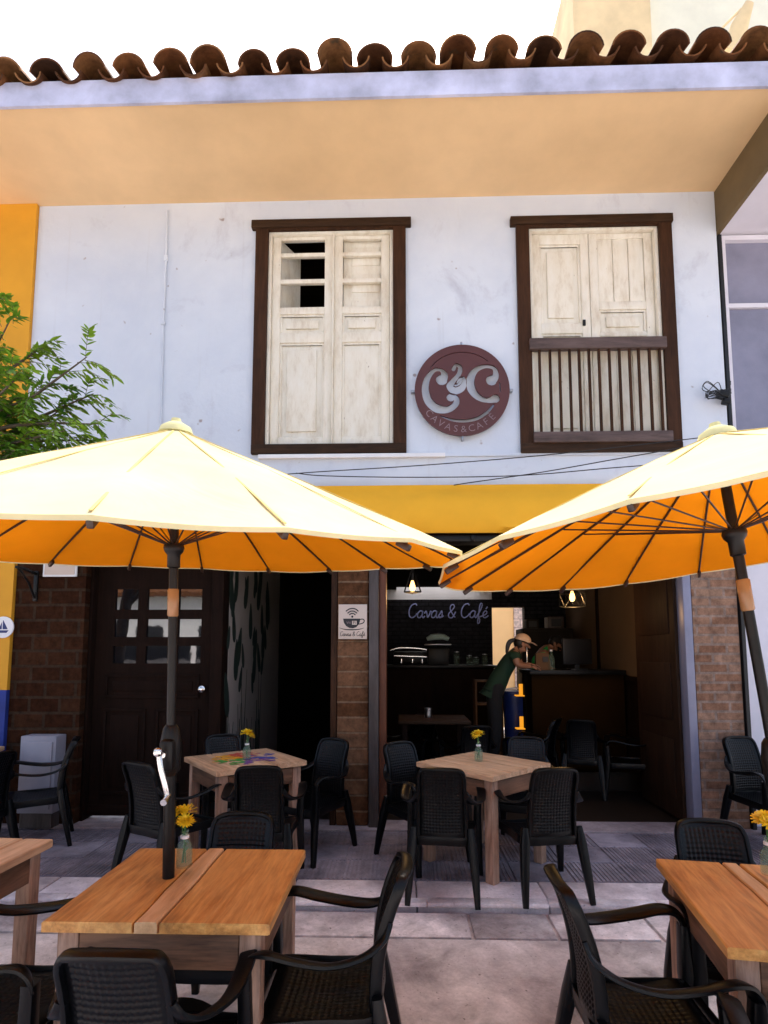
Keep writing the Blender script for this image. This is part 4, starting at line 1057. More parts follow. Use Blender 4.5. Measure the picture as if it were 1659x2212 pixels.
for i, (nm, p, txt) in enumerate(spots):
    v = v0 if i == 0 else copy_tree(v0); p.z += .0015
    v.location = p; tag(v, 'small clear glass bottle vase on ' + txt, 'vase', 'glass bottle vases on the tables')
    f_ = fl if i == 0 else (copy_tree(fl) if i == 1 else make_flower(10 + i, [(.012, -.004, .215, .052), (-.018, .012, .185, .040), (.035, .02, .21, .038)]))
    f_.location = p + Vector((0, 0, .006)); f_.rotation_euler = (0, 0, i * 1.3); tag(f_, 'yellow chrysanthemums standing in the vase on ' + txt, 'flower', 'yellow flowers in the vases')

# ================================================================ WIFI SIGN
c = PY(762, 1343, YF - .03); wl, wh = X(793, YF - .03) - X(731, YF - .03), PY(762, 1305, YF - .03).z - PY(762, 1380, YF - .03).z
WS = empty('wifi_sign', c, label='cream wifi sign with a black coffee cup hung on the adobe pier', cat='sign')
mb = MB(); mb.box((0, 0, 0), (wl, .012, wh), None, .003); mb.build('board', M['board'], WS, 30)
u_ = wl / 205.0; g = lambda px, py: ((px - 1087) * u_, -(py - 456) * u_)
mb = MB(); fwd = lambda vs: [(p[0], -.0062 - .0012 - p[2], p[1]) for p in vs]
polys = [[g(*p) for p in [(1018, 434), (1140, 434), (1139, 452), (1132, 474), (1112, 496), (1088, 503), (1062, 500), (1040, 487), (1024, 464)]]]
polys.append([g(*p) for p in [(1082, 450), (1116, 450), (1116, 478), (1108, 478), (1100, 478), (1082, 478)]])
vs, fs = outline_mesh(polys, .001); mb.add(fwd(vs), fs)
for pts, w_ in (([(1138, 440), (1160, 438), (1170, 450), (1160, 466), (1132, 474)], [3.5] * 5), ([(992, 500), (1030, 511), (1080, 514), (1130, 511), (1168, 501)], [1, 3, 4, 3, 1]),
                ([(1040, 380), (1060, 366), (1084, 361), (1108, 366), (1126, 380)], [4] * 5), ([(1052, 394), (1068, 383), (1084, 380), (1100, 383), (1116, 394)], [4] * 5), ([(1064, 406), (1074, 399), (1084, 397), (1094, 399), (1104, 406)], [4] * 5)):
    vs, fs = outline_mesh([stroke_outline([g(*p) for p in pts], [q_ * u_ for q_ in w_])], .001); mb.add(fwd(vs), fs)
mb.lathe([(0, 0), (8 * u_, 0), (8 * u_, .002), (0, .002)], (g(1084, 420)[0], -.0062, g(1084, 420)[1]), 14, 'y')
vs, fs = text_mesh('Fi', 30 * u_, .001); mb.add([(p[0] + g(1099, 464)[0], -.0074 - p[2], p[1] + g(1099, 464)[1]) for p in vs], fs)
mb.build('cup_emblem', M['ink'], WS)
mb = MB(); vs, fs = text_mesh('Wi', 26 * u_, .001); mb.add([(p[0] + g(1058, 464)[0], -.0092 - p[2], p[1] + g(1058, 464)[1]) for p in vs], fs); mb.build('wi_letters', M['sign_letter'], WS)
# handwriting: strokes in a 0..1 high em, joined cursive
GL = {
 'C': ([(.52, .86), (.40, .98), (.16, .88), (.02, .55), (.06, .16), (.26, .0), (.48, .12), (.60, .30)], .62),
 'a': ([(.34, .44), (.18, .48), (.02, .28), (.06, .04), (.22, .02), (.34, .22), (.36, .46), (.36, .12), (.44, .0), (.54, .12)], .50),
 'v': ([(.0, .30), (.08, .46), (.16, .30), (.24, .02), (.36, .26), (.40, .46), (.50, .38)], .48),
 's': ([(.0, .10), (.14, .34), (.20, .48), (.26, .26), (.24, .06), (.10, .0), (.04, .08), (.24, .04), (.38, .14)], .40),
 'f': ([(.0, .10), (.20, .50), (.30, .90), (.20, 1.0), (.13, .80), (.12, .2), (.10, -.34), (.20, -.38), (.24, -.16), (.16, .02), (.40, .12)], .38),
 'é': ([(.0, .14), (.22, .22), (.30, .38), (.18, .48), (.05, .30), (.08, .06), (.24, .0), (.42, .14)], .44),
 'e': ([(.0, .14), (.22, .22), (.30, .38), (.18, .48), (.05, .30), (.08, .06), (.24, .0), (.42, .14)], .44),
 '&': ([(.52, .02), (.34, .22), (.12, .56), (.12, .84), (.28, .92), (.38, .76), (.24, .52), (.04, .28), (.08, .04), (.30, .0), (.44, .24), (.50, .42)], .62)}
def script(mb, text, size, cx, cz, y, r, flat=True):
    words = []; x = 0
    for ch in text:
        if ch == ' ': x += .28; continue
        pts, adv = GL[ch]; words.append([(x + a, b_) for a, b_ in pts])
        if ch == 'é': words.append([(x + .20, .60), (x + .30, .76)])
        x += adv
    for st in words:
        sl = [((a - x / 2 + .12 * b_) * size + cx, y, (b_ - .4) * size + cz) for a, b_ in st]
        mb.tube(smooth_path(sl, 5), r, 6)
mb = MB(); script(mb, 'Cavas & Café', 32 * u_, 0, g(0, 545)[1], -.0075, 1.6 * u_); mb.build('handwriting', M['ink'], WS, 40)
mb = MB(); top_ = g(1090, 268)
for s in (-1, 1): mb.tube([(s * .40 * wl, -.004, wh / 2 - .01), (0, -.004, top_[1])], .002, 5)
mb.build('hanging_cord', M['dark_wood'], WS)
# ================================================================ THINGS AT THE LEFT PIER
p = PY(88, 1685, YF - .1); CB = empty('meter_box', (p.x, YF - .09, 0), label='white cabinet standing against the dark brick pier behind a chair', cat='cabinet')
zt_ = PY(88, 1588, YF - .1).z
mb = MB(); mb.box2((-.17, -.08, .15), (.17, .085, zt_), .008); mb.build('cabinet', M['cab'], CB, 30)
mb = MB(); mb.box2((-.14, -.095, .19), (.14, -.0805, zt_ - .05), .006); mb.build('cabinet_door', M['cab'], CB, 30)
mb = MB(); mb.box2((-.15, -.06, .012), (.15, .07, .149)); mb.build('plinth', M['grey_wood'], CB)
p = PY(130, 1236, YF - .02); PL = empty('house_plaque', p, label='small white plaque high on the dark brick pier under the parasol edge', cat='plaque')
mb = MB(); mb.box((0, 0, .03), (.34, .016, .15), None, .004); mb.build('board', M['white'], PL, 30)
mb = MB(); mb.box((0, -.011, .03), (.30, .004, .11)); mb.build('face', M['board'], PL)
p = PY(72, 1265, YF - .05); BR_ = empty('iron_bracket', (p.x, YF, p.z), label='black iron bracket on the brick pier beside the yellow wall', cat='bracket')
mb = MB(); mb.box((0, -.012, 0), (.04, .02, .30), None, .005); mb.build('back_plate', M['black_metal'], BR_, 30)
mb = MB(); mb.sweep([(0, -.02, .12), (.02, -.2, .14), (.02, -.34, .14)], .014, .014, n=8); mb.sweep([(0, -.02, -.12), (.01, -.14, .02), (.02, -.30, .13)], .010, .010, n=8); mb.build('arm', M['black_metal'], BR_, 40)

# ================================================================ INSIDE THE CAFE
def inst(mb, name, mat, parent, loc, smooth=30):
    return mb.build(name, mat, parent, smooth)
# neon style lettering on the black wall
LT = empty('wall_lettering', (0, YB, 0), label='pale handwritten cafe name on the black brick back wall', cat='lettering')
c = PY(968, 1322, YB - .03); mb = MB(); wtot = X(1050, YB) - X(886, YB)
script(mb, 'Cavas & Café', wtot / 5.3, c.x, c.z - YF * 0, -.03, .011)
mb.build('script', plain('pale_blue_letter_paint', (0.36, 0.40, 0.75), .4, .05, 3, 0), LT, 40)
# back bar
BC = empty('back_bar', (.7, 9.6, .22), label='long dark bar counter beneath the black brick wall', cat='counter')
bz = PY(950, 1437, 9.2).z
mb = MB(); mb.box2((-1.05, -.35, 0), (.82, .25, bz - .27), .01); mb.build('body', M['door_wood'], BC, 30)
mb = MB(); mb.box2((-1.08, -.42, bz - .268), (.86, .28, bz - .22), .012); mb.build('worktop', M['black_metal'], BC, 30)
def bar(u, y=9.35): return PY(u, 1412, y).x
CM = empty('coffee_machine', (bar(890, 9.55), 9.55, bz), label='chrome railed coffee machine at the left end of the bar', cat='coffee machine')
mb = MB(); mb.box((0, 0, .12), (.62, .36, .20), None, .03); mb.build('body', M['black_metal'], CM, 30)
mb = MB(); mb.tube(smooth_path([(-.36, -.2, .24), (-.2, -.2, .28), (.1, -.2, .27), (.30, -.2, .22), (.34, -.2, .08), (.34, -.2, .01)], 5), .012, 8); mb.tube([(-.3, -.2, .15), (.3, -.2, .13)], .010, 8); mb.build('cup_rail', M['chrome'], CM, 40)
mb = MB()
for k in (-.18, 0, .16): mb.lathe([(.03, .0), (.034, .03), (.03, .06), (0, .06)], (k, -.2, .04), 12); mb.tube([(k, -.2, .05), (k, -.34, .04)], .009, 6)
mb.build('brew_group', M['chrome'], CM, 40)
GR = empty('coffee_grinder', (bar(945), 9.3, bz), label='squat grinder with pale cloth bundle on top on the dark bar', cat='grinder')
mb = MB(); mb.box((0, 0, .14), (.34, .28, .28), None, .02); mb.build('body', M['black_metal'], GR, 30)
mb = MB(); mb.box((0, -.01, .33), (.42, .30, .02), None, .006); mb.build('tray', M['steel'], GR, 30)
mb = MB(); mb.sweep([(-.17, 0, .42), (-.1, 0, .45), (0, 0, .46), (.1, 0, .455), (.18, 0, .42)], [.06, .10, .12, .10, .05], [.03, .05, .05, .045, .03], n=12); mb.build('cloth_bundle', plain('mint_cloth', (.45, .62, .58), .8, .2, 9, .5, 20), GR, 60)
for k, (u, h) in enumerate(((985, .22), (1012, .16), (1026, .13), (1045, .18))):
    JR = empty('bar_jar', (bar(u), 9.25, bz), label=['tall glass jar right of the grinder on the bar', 'short jar third from the grinder on the bar', 'smallest jar on the bar near the bright doorway', 'last jar on the bar beside the bright doorway'][k], cat='jar', group='jars on the dark bar')
    mb = MB(); mb.lathe([(.045, 0), (.05, .02), (.05, h * .8), (.035, h * .9), (.035, h * .93), (0, h * .93)], n=16); mb.build('glass_body', M['vase_glass'], JR, 40)
    mb = MB(); mb.lathe([(.040, h * .935), (.040, h), (0, h)], n=16); mb.build('lid', M['steel'], JR, 40)
# shelf unit at the end of the bar
SH = empty('shelf_unit', (bar(1052, 8.2), 8.2, .22), label='low brown shelf unit at the end of the bar beside the waitress', cat='shelf')
for zc in (.02, .36, .70, 1.02):
    mb = MB(); mb.box((0, 0, zc), (.36, .28, .025), None, .004); mb.build('shelf', M['paper'], SH, 30)
for s in (-1, 1):
    mb = MB(); mb.box((s * .18, 0, .52), (.025, .28, 1.04), None, .004); mb.build('side_panel', M['paper'], SH, 30)
# serving counter
KC = empty('serving_counter', (2.2, 7.75, .22), label='ochre fronted serving counter with dark top at right inside', cat='counter')
kz = PY(1200, 1447, 7.6).z - .22; kx0, kx1 = PY(1140, 1447, 7.6).x - 2.2, RX - .06 - 2.2
mb = MB(); mb.box2((kx0 + .04, -.18, 0), (kx1, .35, kz - .06), .006); mb.build('front_panel', M['counter_front'], KC, 30)
mb = MB(); mb.box2((kx0, -.26, kz - .058), (kx1, .40, kz), .008); mb.build('worktop', M['black_metal'], KC, 30)
YL = empty('daylight_spots', (PY(1130, 1540, 7.3).x, 7.5, .22), label='glowing amber L shapes standing in for daylight gaps beside the serving counter', cat='shelf')
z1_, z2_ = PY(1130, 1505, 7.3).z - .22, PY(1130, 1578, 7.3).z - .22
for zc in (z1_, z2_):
    mb = MB(); mb.box((.0, 0, zc), (.11, .12, .014), None, .003); mb.box((.03, .05, zc + .077), (.05, .014, .14), None, .003); mb.build('shelf', M['amber_glow'], YL, 30)  # added L-shaped pieces; their glow imitates daylight spots, no lamp here
mb = MB(); mb.box2((.058, -.07, .0), (.08, .08, z1_ + .3)); mb.build('side_panel', M['room_dark'], YL)
BB = empty('blue_bin', (PY(1112, 1540, 7.8).x, 7.85, .22), label='tall blue bin between the waitress and the ochre counter', cat='bin')
mb = MB(); mb.lathe([(.12, 0), (.15, .85), (.16, .86), (.16, .90), (0, .92)], n=18); mb.build('body', M['navy'], BB, 40)
mb = MB(); mb.sweep([(-.13, -.14, .93), (0, -.19, .95), (.13, -.14, .93)], .02, .012, n=8); mb.build('lid_handle', M['white'], BB, 40)
FR_ = empty('fridge', (PY(1185, 1400, 9.4).x, 9.7, .22), label='grey upright fridge behind the serving counter', cat='fridge')
mb = MB(); mb.box((0, 0, .92), (.82, .6, 1.80), None, .02); mb.build('body', M['fridge'], FR_, 30)
mb = MB(); mb.box((-.2, -.318, .92), (.40, .03, 1.70), None, .01); mb.build('fridge_door', M['fridge'], FR_, 30)
mb = MB(); mb.box((-.36, -.35, 1.2), (.03, .03, .7), None, .006); mb.build('handle', M['chrome'], FR_, 30)
for k, (u, v, s) in enumerate(((1150, 1335, .16), (1200, 1333, .2))):
    bx = empty('storage_box', (PY(u, v, 9.5).x, 9.6, 2.032), label=['small grey box on top of the fridge at left', 'dark framed box on top of the fridge at right'][k], cat='box', group='boxes on the fridge')
    mb = MB(); mb.box((0, 0, s / 2), (s * 1.3, .25, s), None, .008); mb.build('carton', M['fridge'] if k == 0 else M['grey_wood'], bx, 30)
    mb = MB(); mb.box((0, -.128, s / 2), (s * .8, .006, s * .6)); mb.build('carton_face', M['black'], bx)
MO = empty('till_screen', (PY(1252, 1440, 7.5).x, 7.6, .22 + kz), label='black till screen on the right end of the serving counter', cat='monitor')
mb = MB(); mb.box((0, 0, .24), (.42, .05, .34), (0, 0, .25), .012); mb.build('screen', M['black'], MO, 30)
mb = MB(); mb.box((0, 0, .01), (.22, .2, .02), None, .004); mb.box((0, .02, .06), (.06, .04, .12)); mb.build('foot', M['black_metal'], MO, 30)
PB = empty('paper_bag', (PY(1170, 1440, 7.65).x, 7.62, .22 + kz), label='brown paper bag standing on the serving counter before the second worker', cat='bag')
bh = PY(1164, 1410, 7.62).z - .22 - kz
mb = MB(); mb.prism([(-.095, 0), (.095, 0), (.085, bh * .9), (.06, bh), (-.07, bh), (-.085, bh * .9)], -.06, .06, lambda a, b_, d: (a, d * (1 - .5 * b_ / bh), b_)); mb.build('paper', M['paper'], PB)
mb = MB(); mb.box((.03, -.055, bh * .62), (.07, .006, .07), (R(-8), 0, 0)); mb.build('label', M['black'], PB)
BO = empty('water_bottle', (PY(1183, 1440, 7.55).x + .05, 7.55, .22 + kz), label='small clear bottle on the counter right of the paper bag', cat='bottle')
mb = MB(); mb.lathe([(.04, 0), (.045, .02), (.045, .15), (.018, .21), (.018, .24), (0, .24)], n=16); mb.build('glass_body', M['vase_glass'], BO, 40)
mb = MB(); mb.lathe([(.02, .241), (.02, .265), (0, .265)], n=12); mb.build('bottle_cap', M['white'], BO, 40)
IT = empty('indoor_table', (PY(935, 1548, 6.75).x, 6.75, .004), label='dark indoor table just inside the entrance with a tin on it', cat='table')
tz = PY(935, 1550, 6.75).z - .004
mb = MB(); mb.box((0, 0, tz - .02), (.80, .7, .035), None, .006); mb.build('tabletop', M['dark_wood_x'], IT, 30)
for sx in (-1, 1):
    for sy in (-1, 1):
        mb = MB(); mb.box((sx * .33, sy * .28, (tz - .04) / 2), (.06, .06, tz - .04), None, .004); mb.build('leg', M['door_wood'], IT, 30)
TN = empty('tin_can', (PY(925, 1548, 6.75).x, 6.75, tz + .004), label='ribbed steel tin standing on the dark indoor table', cat='tin')
mb = MB(); mb.lathe([(.042, 0), (.044, .004), (.042, .03), (.044, .05), (.042, .07), (.044, .09), (.044, .11), (.040, .11), (.040, .02), (0, .02)], n=18); mb.build('can', M['steel'], TN, 40)
# pendant lamps
def lamp(u, v, y, kind, label):
    p = PY(u, v, y); L_ = empty('pendant_lamp', p, label=label, cat='lamp', group='lit pendant lamps in the entrance')
    mb = MB(); s = .105
    if kind == 0:
        apex = Vector((0, 0, .23)); base = [Vector((s * math.cos(R(a)), s * math.sin(R(a)), -.06)) for a in (210, 330, 90)]
        for b_ in base: mb.tube([apex, b_], .009, 6)
        for i in range(3): mb.tube([base[i], base[(i + 1) % 3]], .009, 6)
    else:
        ico = [Vector(v_) for v_ in [(0, 0, 1)] + [(math.cos(R(72 * i)) * .89, math.sin(R(72 * i)) * .89, .45) for i in range(5)] + [(math.cos(R(72 * i + 36)) * .89, math.sin(R(72 * i + 36)) * .89, -.45) for i in range(5)]]
        s = .17
        for i in range(len(ico)):
            for j in range(i):
                if (ico[i] - ico[j]).length < 1.12: mb.tube([ico[i] * s + Vector((0, 0, -.03)), ico[j] * s + Vector((0, 0, -.03))], .004, 5)
    mb.build('cage', M['black_metal'], L_, 40)
    mb = MB(); mb.tube([(0, 0, .07), (0, 0, .15)], .02, 10); mb.tube([(0, 0, .15), (0, 0, 2.775 - p.z)], .004, 6); mb.build('cord', M['black'], L_, 40)
    mb = MB(); mb.lathe([(0, -.05), (.02, -.045), (.032, -.015), (.030, .015), (.018, .05), (.014, .07), (0, .07)], n=16); mb.build('bulb', M['bulb'], L_, 40)
    ld = bpy.data.lights.new('lamp_light', 'POINT'); ld.energy = 4.0; ld.color = (1, .55, .2); ld.shadow_soft_size = .04
    lo = bpy.data.objects.new('lamp_light', ld); col.objects.link(lo); lo.parent = L_; lo.location = (0, 0, -.09)
lamp(891, 1268, 6.3, 0, 'lit bulb in a black triangular frame near the red brown post')
lamp(1236, 1290, 6.6, 1, 'lit bulb in a black geometric wire cage under the right parasol edge')

# ================================================================ PEOPLE
def skin(name, nodes, edges, mat, parent, root=0, sub=2):
    keys = list(nodes); ix = {k: i for i, k in enumerate(keys)}
    me = bpy.data.meshes.new(name); me.from_pydata([nodes[k][0] for k in keys], [(ix[a], ix[b_]) for a, b_ in edges], [])
    o = bpy.data.objects.new(name, me); col.objects.link(o)
    md = o.modifiers.new('skin', 'SKIN'); md.use_smooth_shade = True; md.branch_smoothing = .6
    sv_ = me.skin_vertices[0].data
    for k in keys:
        r = nodes[k][1]; sv_[ix[k]].radius = (r, r) if not hasattr(r, '__len__') else r
        sv_[ix[k]].use_root = (ix[k] == root)
    s2 = o.modifiers.new('sub', 'SUBSURF'); s2.levels = sub; s2.render_levels = sub
    dg = bpy.context.evaluated_depsgraph_get(); dg.update()
    m2 = bpy.data.meshes.new_from_object(o.evaluated_get(dg)); bpy.data.objects.remove(o); m2.name = name
    m2.materials.clear(); m2.materials.append(mat)
    for p_ in m2.polygons: p_.use_smooth = True
    q_ = bpy.data.objects.new(name, m2); col.objects.link(q_); q_.parent = parent; return q_
def ellipsoid(mb, c, r, n=16, m=10, rot=None, cut=-1.0):
    c = Vector(c); vs = []; Mr = Euler(rot).to_matrix() if rot else Matrix.Identity(3)
    prof = []
    for i in range(m + 1):
        a = lerp(math.asin(cut) if cut > -1 else -math.pi / 2, math.pi / 2, i / m); prof.append((math.cos(a), math.sin(a)))
    for pr, h in prof:
        for j in range(n):
            t = 2 * math.pi * j / n; vs.append(c + Mr @ Vector((r[0] * pr * math.cos(t), r[1] * pr * math.sin(t), r[2] * h)))
    fs = [(i * n + j, i * n + (j + 1) % n, (i + 1) * n + (j + 1) % n, (i + 1) * n + j) for i in range(m) for j in range(n)]
    mb.add(vs, fs)
def hand(nodes, edges, wrist, tip_dir, side, s, pre, k=1.0):
    # palm, four bent fingers of unequal length and a thumb from the side of the palm
    w_ = Vector(wrist); d = Vector(tip_dir).normalized(); sd_ = Vector(side).normalized(); dn = d.cross(sd_).normalized()
    if dn.z > 0: dn = -dn
    nodes[pre + 'palm'] = (w_ + d * .05 * k, (.026 * k, .018 * k)); edges.append((s, pre + 'palm'))
    for i, (o_, L) in enumerate(((-.030, .075), (-.010, .085), (.010, .080), (.028, .062))):
        b0 = w_ + d * .085 * k + sd_ * o_ * k
        nodes[f'{pre}f{i}a'] = (b0, .0095 * k); nodes[f'{pre}f{i}b'] = (b0 + d * L * .5 * k + dn * .012 * k, .0085 * k); nodes[f'{pre}f{i}c'] = (b0 + d * L * .85 * k + dn * .035 * k, .007 * k)
        edges += [(pre + 'palm', f'{pre}f{i}a'), (f'{pre}f{i}a', f'{pre}f{i}b'), (f'{pre}f{i}b', f'{pre}f{i}c')]
    t0 = w_ + d * .03 * k - sd_ * .035 * k
    nodes[pre + 't0'] = (t0, .011 * k); nodes[pre + 't1'] = (t0 + d * .03 * k - sd_ * .02 * k + dn * .01 * k, .0095 * k); nodes[pre + 't2'] = (t0 + d * .058 * k - sd_ * .022 * k + dn * .022 * k, .008 * k)
    edges += [(pre + 'palm', pre + 't0'), (pre + 't0', pre + 't1'), (pre + 't1', pre + 't2')]
def head(nd, ed, neck, c, fx, k=1.0):
    # skull, jaw, nose; fx = unit vector the face looks along
    c = Vector(c); fx = Vector(fx).normalized(); up = Vector((0, 0, 1)) - fx * fx.z; up.normalize()
    nd['skull'] = (c + up * .03 * k - fx * .015 * k, .088 * k); nd['jaw'] = (c - up * .055 * k + fx * .035 * k, .058 * k); nd['chin'] = (c - up * .095 * k + fx * .055 * k, .032 * k)
    nd['nose'] = (c - up * .012 * k + fx * .098 * k, .014 * k); nd['nosetip'] = (c - up * .032 * k + fx * .112 * k, .011 * k)
    ed += [(neck, 'jaw'), ('jaw', 'skull'), ('jaw', 'chin'), ('skull', 'nose'), ('nose', 'nosetip')]
    return c, fx, up
# waitress bending over the counter, seen from the left side
PYW = 7.35
wx = PY(1072, 1500, PYW).x
def wp(u, v, dy=0.0): p = PY(u, v, PYW + dy); return Vector((p.x, p.y, p.z))
WPn = empty('person', (wx, PYW, .22), label='waitress in beige cap and dark green shirt leaning over the counter', cat='person')
off = Vector((wx, PYW, .22))
nd = {}; ed = []
nd['pelvis'] = (wp(1069, 1486), (.13, .12)); nd['waist'] = (wp(1081, 1460), (.11, .105)); nd['chest'] = (wp(1098, 1431), (.12, .115)); nd['upper'] = (wp(1110, 1411), (.10, .10)); nd['neck'] = (wp(1120, 1402), .05)
ed += [('pelvis', 'waist'), ('waist', 'chest'), ('chest', 'upper'), ('upper', 'neck')]
hc, fx, up = head(nd, ed, 'neck', wp(1129, 1391), (.93, -.05, -.30), .95)
for s, nm in ((-1, 'l'), (1, 'r')):
    dy = s * .16
    nd[nm + 'sh'] = (wp(1113, 1415, dy), .058); nd[nm + 'el'] = (wp(1122 + 4 * s, 1437, dy * 1.2), .042); nd[nm + 'wr'] = (wp(1143, 1440 - (5 if s > 0 else 0), dy * .7), .026)
    ed += [('upper', nm + 'sh'), (nm + 'sh', nm + 'el'), (nm + 'el', nm + 'wr')]
    hand(nd, ed, nd[nm + 'wr'][0], (1, 0, -.12), (0, 1, 0), nm + 'wr', nm, .95)
    nd[nm + 'hip'] = (wp(1067, 1502, s * .09), .095); nd[nm + 'kn'] = (Vector((wx - .02, PYW + s * .10, .22 + .50)), .062); nd[nm + 'an'] = (Vector((wx - .06, PYW + s * .10, .22 + .09)), .040); nd[nm + 'to'] = (Vector((wx + .10, PYW + s * .10, .22 + .035)), .034)
    ed += [('pelvis', nm + 'hip'), (nm + 'hip', nm + 'kn'), (nm + 'kn', nm + 'an'), (nm + 'an', nm + 'to')]
def rel(nd_, off_): return {k: (Vector(v[0]) - off_, v[1]) for k, v in nd_.items()}
skin('body', rel(nd, off), ed, M['skin'], WPn)
def grow(r, g): return tuple(x + g for x in r) if hasattr(r, '__len__') else r + g
sh = {k: (nd[k][0], grow(nd[k][1], .030 if k in ('upper', 'lsh', 'rsh') else .018)) for k in ('pelvis', 'waist', 'chest', 'upper', 'lsh', 'rsh')}
sh['collar'] = (lerp(nd['upper'][0], nd['neck'][0], .75), .062); sh['hem'] = (lerp(nd['waist'][0], nd['pelvis'][0], 1.35), (.145, .135))
for nm in 'lr': sh[nm + 'sl'] = (lerp(nd[nm + 'sh'][0], nd[nm + 'el'][0], .62), .064)
skin('shirt', rel(sh, off), [('hem', 'pelvis'), ('upper', 'collar'), ('pelvis', 'waist'), ('waist', 'chest'), ('chest', 'upper'), ('upper', 'lsh'), ('upper', 'rsh'), ('lsh', 'lsl'), ('rsh', 'rsl')], M['green_cloth'], WPn)
tr = {k: (nd[k][0], grow(nd[k][1], .020 if k != 'waist' else .004)) for k in ('pelvis', 'waist', 'lhip', 'rhip', 'lkn', 'rkn', 'lan', 'ran')}
skin('trousers', rel(tr, off), [('pelvis', 'waist'), ('pelvis', 'lhip'), ('pelvis', 'rhip'), ('lhip', 'lkn'), ('rhip', 'rkn'), ('lkn', 'lan'), ('rkn', 'ran')], M['black_cloth'], WPn)
def facebits(par, hc, fx, up, off_, k=1.0):
    sd_ = fx.cross(up).normalized(); mb = MB()
    for s in (-1, 1): ellipsoid(mb, hc + fx * .080 * k + up * .012 * k + sd_ * s * .034 * k - off_, (.011, .011, .008), 10, 6)
    mb.build('eye', M['ink'], par, 40)
    mb = MB()
    for s in (-1, 1): ellipsoid(mb, hc - up * .01 * k + sd_ * s * .088 * k - fx * .005 - off_, (.020, .010, .030), 10, 6)
    mb.build('ear', M['skin'], par, 40)
    mb = MB(); ellipsoid(mb, hc + fx * .088 * k - up * .062 * k - off_, (.012, .022, .007), 10, 6); mb.build('mouth', plain('lip', (.30, .10, .07), .5, .1, 5, 0), par, 40)
facebits(WPn, hc, fx, up, off)
mb = MB(); tilt = math.atan2(-fx.z, fx.x)
cc = hc + up * .045 - fx * .012 - off
ellipsoid(mb, cc, (.108, .100, .088), 18, 8, (0, tilt, 0), -.15)
pts = [cc + fx * .085 + up * .0, cc + fx * .14 + up * .002, cc + fx * .185 - up * .012]
mb.sweep(pts, [.082, .074, .045], [.006, .005, .004], ref=tuple(up), n=12)
mb.build('cap', M['cap_cloth'], WPn, 60)
mb = MB(); ellipsoid(mb, hc - fx * .045 + up * .0 - off, (.072, .088, .080), 14, 8)
mb.sweep(smooth_path([hc - fx * .10 + up * .03 - off, hc - fx * .16 - up * .02 - off, hc - fx * .17 - up * .10 - off, hc - fx * .15 - up * .20 - off], 4), [.022, .024, .026, .028, .030, .030, .030, .028, .026, .022, .018, .012, .008], .02, ref=(0, 1, 0), n=10)
mb.build('hair', M['hair'], WPn, 60)
# second worker, head bowed behind the counter
PYS = 8.35
def sp_(u, v, dy=0.0): return PY(u, v, PYS + dy)
sx_ = PY(1178, 1440, PYS).x; off = Vector((sx_, PYS, .22))
PS = empty('person', off, label='second worker in green shirt and dark cap bowing behind the counter', cat='person')
nd = {}; ed = []
nd['pelvis'] = (sp_(1166, 1500), (.14, .12)); nd['waist'] = (sp_(1168, 1460), (.13, .115)); nd['chest'] = (sp_(1164, 1422), (.15, .125)); nd['upper'] = (sp_(1172, 1402), (.12, .10)); nd['neck'] = (sp_(1186, 1395), .052)
ed += [('pelvis', 'waist'), ('waist', 'chest'), ('chest', 'upper'), ('upper', 'neck')]
hc, fx, up = head(nd, ed, 'neck', sp_(1202, 1391), (.80, -.35, -.45), .95)
for s, nm in ((-1, 'l'), (1, 'r')):
    nd[nm + 'sh'] = (sp_(1176, 1412, s * .18), .06); nd[nm + 'el'] = (sp_(1186, 1445, s * .2), .044); nd[nm + 'wr'] = (sp_(1210, 1452, s * .12 - .1), .027)
    ed += [('upper', nm + 'sh'), (nm + 'sh', nm + 'el'), (nm + 'el', nm + 'wr')]
    hand(nd, ed, nd[nm + 'wr'][0], (1, -.1, -.1), (0, 1, 0), nm + 'wr', nm, .95)
    nd[nm + 'hip'] = (sp_(1166, 1515, s * .09), .095); nd[nm + 'kn'] = (Vector((sx_ - .08, PYS + s * .1, .70)), .062); nd[nm + 'an'] = (Vector((sx_ - .10, PYS + s * .1, .31)), .04); nd[nm + 'to'] = (Vector((sx_ + .05, PYS + s * .1, .255)), .033)
    ed += [('pelvis', nm + 'hip'), (nm + 'hip', nm + 'kn'), (nm + 'kn', nm + 'an'), (nm + 'an', nm + 'to')]
skin('body', rel(nd, off), ed, M['skin'], PS)
sh = {k: (nd[k][0], grow(nd[k][1], .030 if k in ('upper', 'lsh', 'rsh') else .018)) for k in ('pelvis', 'waist', 'chest', 'upper', 'lsh', 'rsh')}
sh['collar'] = (lerp(nd['upper'][0], nd['neck'][0], .75), .062); sh['hem'] = (lerp(nd['waist'][0], nd['pelvis'][0], 1.35), (.145, .135))
for nm in 'lr': sh[nm + 'sl'] = (lerp(nd[nm + 'sh'][0], nd[nm + 'el'][0], .6), .066)
skin('shirt', rel(sh, off), [('hem', 'pelvis'), ('upper', 'collar'), ('pelvis', 'waist'), ('waist', 'chest'), ('chest', 'upper'), ('upper', 'lsh'), ('upper', 'rsh'), ('lsh', 'lsl'), ('rsh', 'rsl')], M['bright_green'], PS)
tr = {k: (nd[k][0], grow(nd[k][1], .020 if k != 'waist' else .004)) for k in ('pelvis', 'waist', 'lhip', 'rhip', 'lkn', 'rkn', 'lan', 'ran')}
skin('trousers', rel(tr, off), [('pelvis', 'waist'), ('pelvis', 'lhip'), ('pelvis', 'rhip'), ('lhip', 'lkn'), ('rhip', 'rkn'), ('lkn', 'lan'), ('rkn', 'ran')], M['black_cloth'], PS)
facebits(PS, hc, fx, up, off)
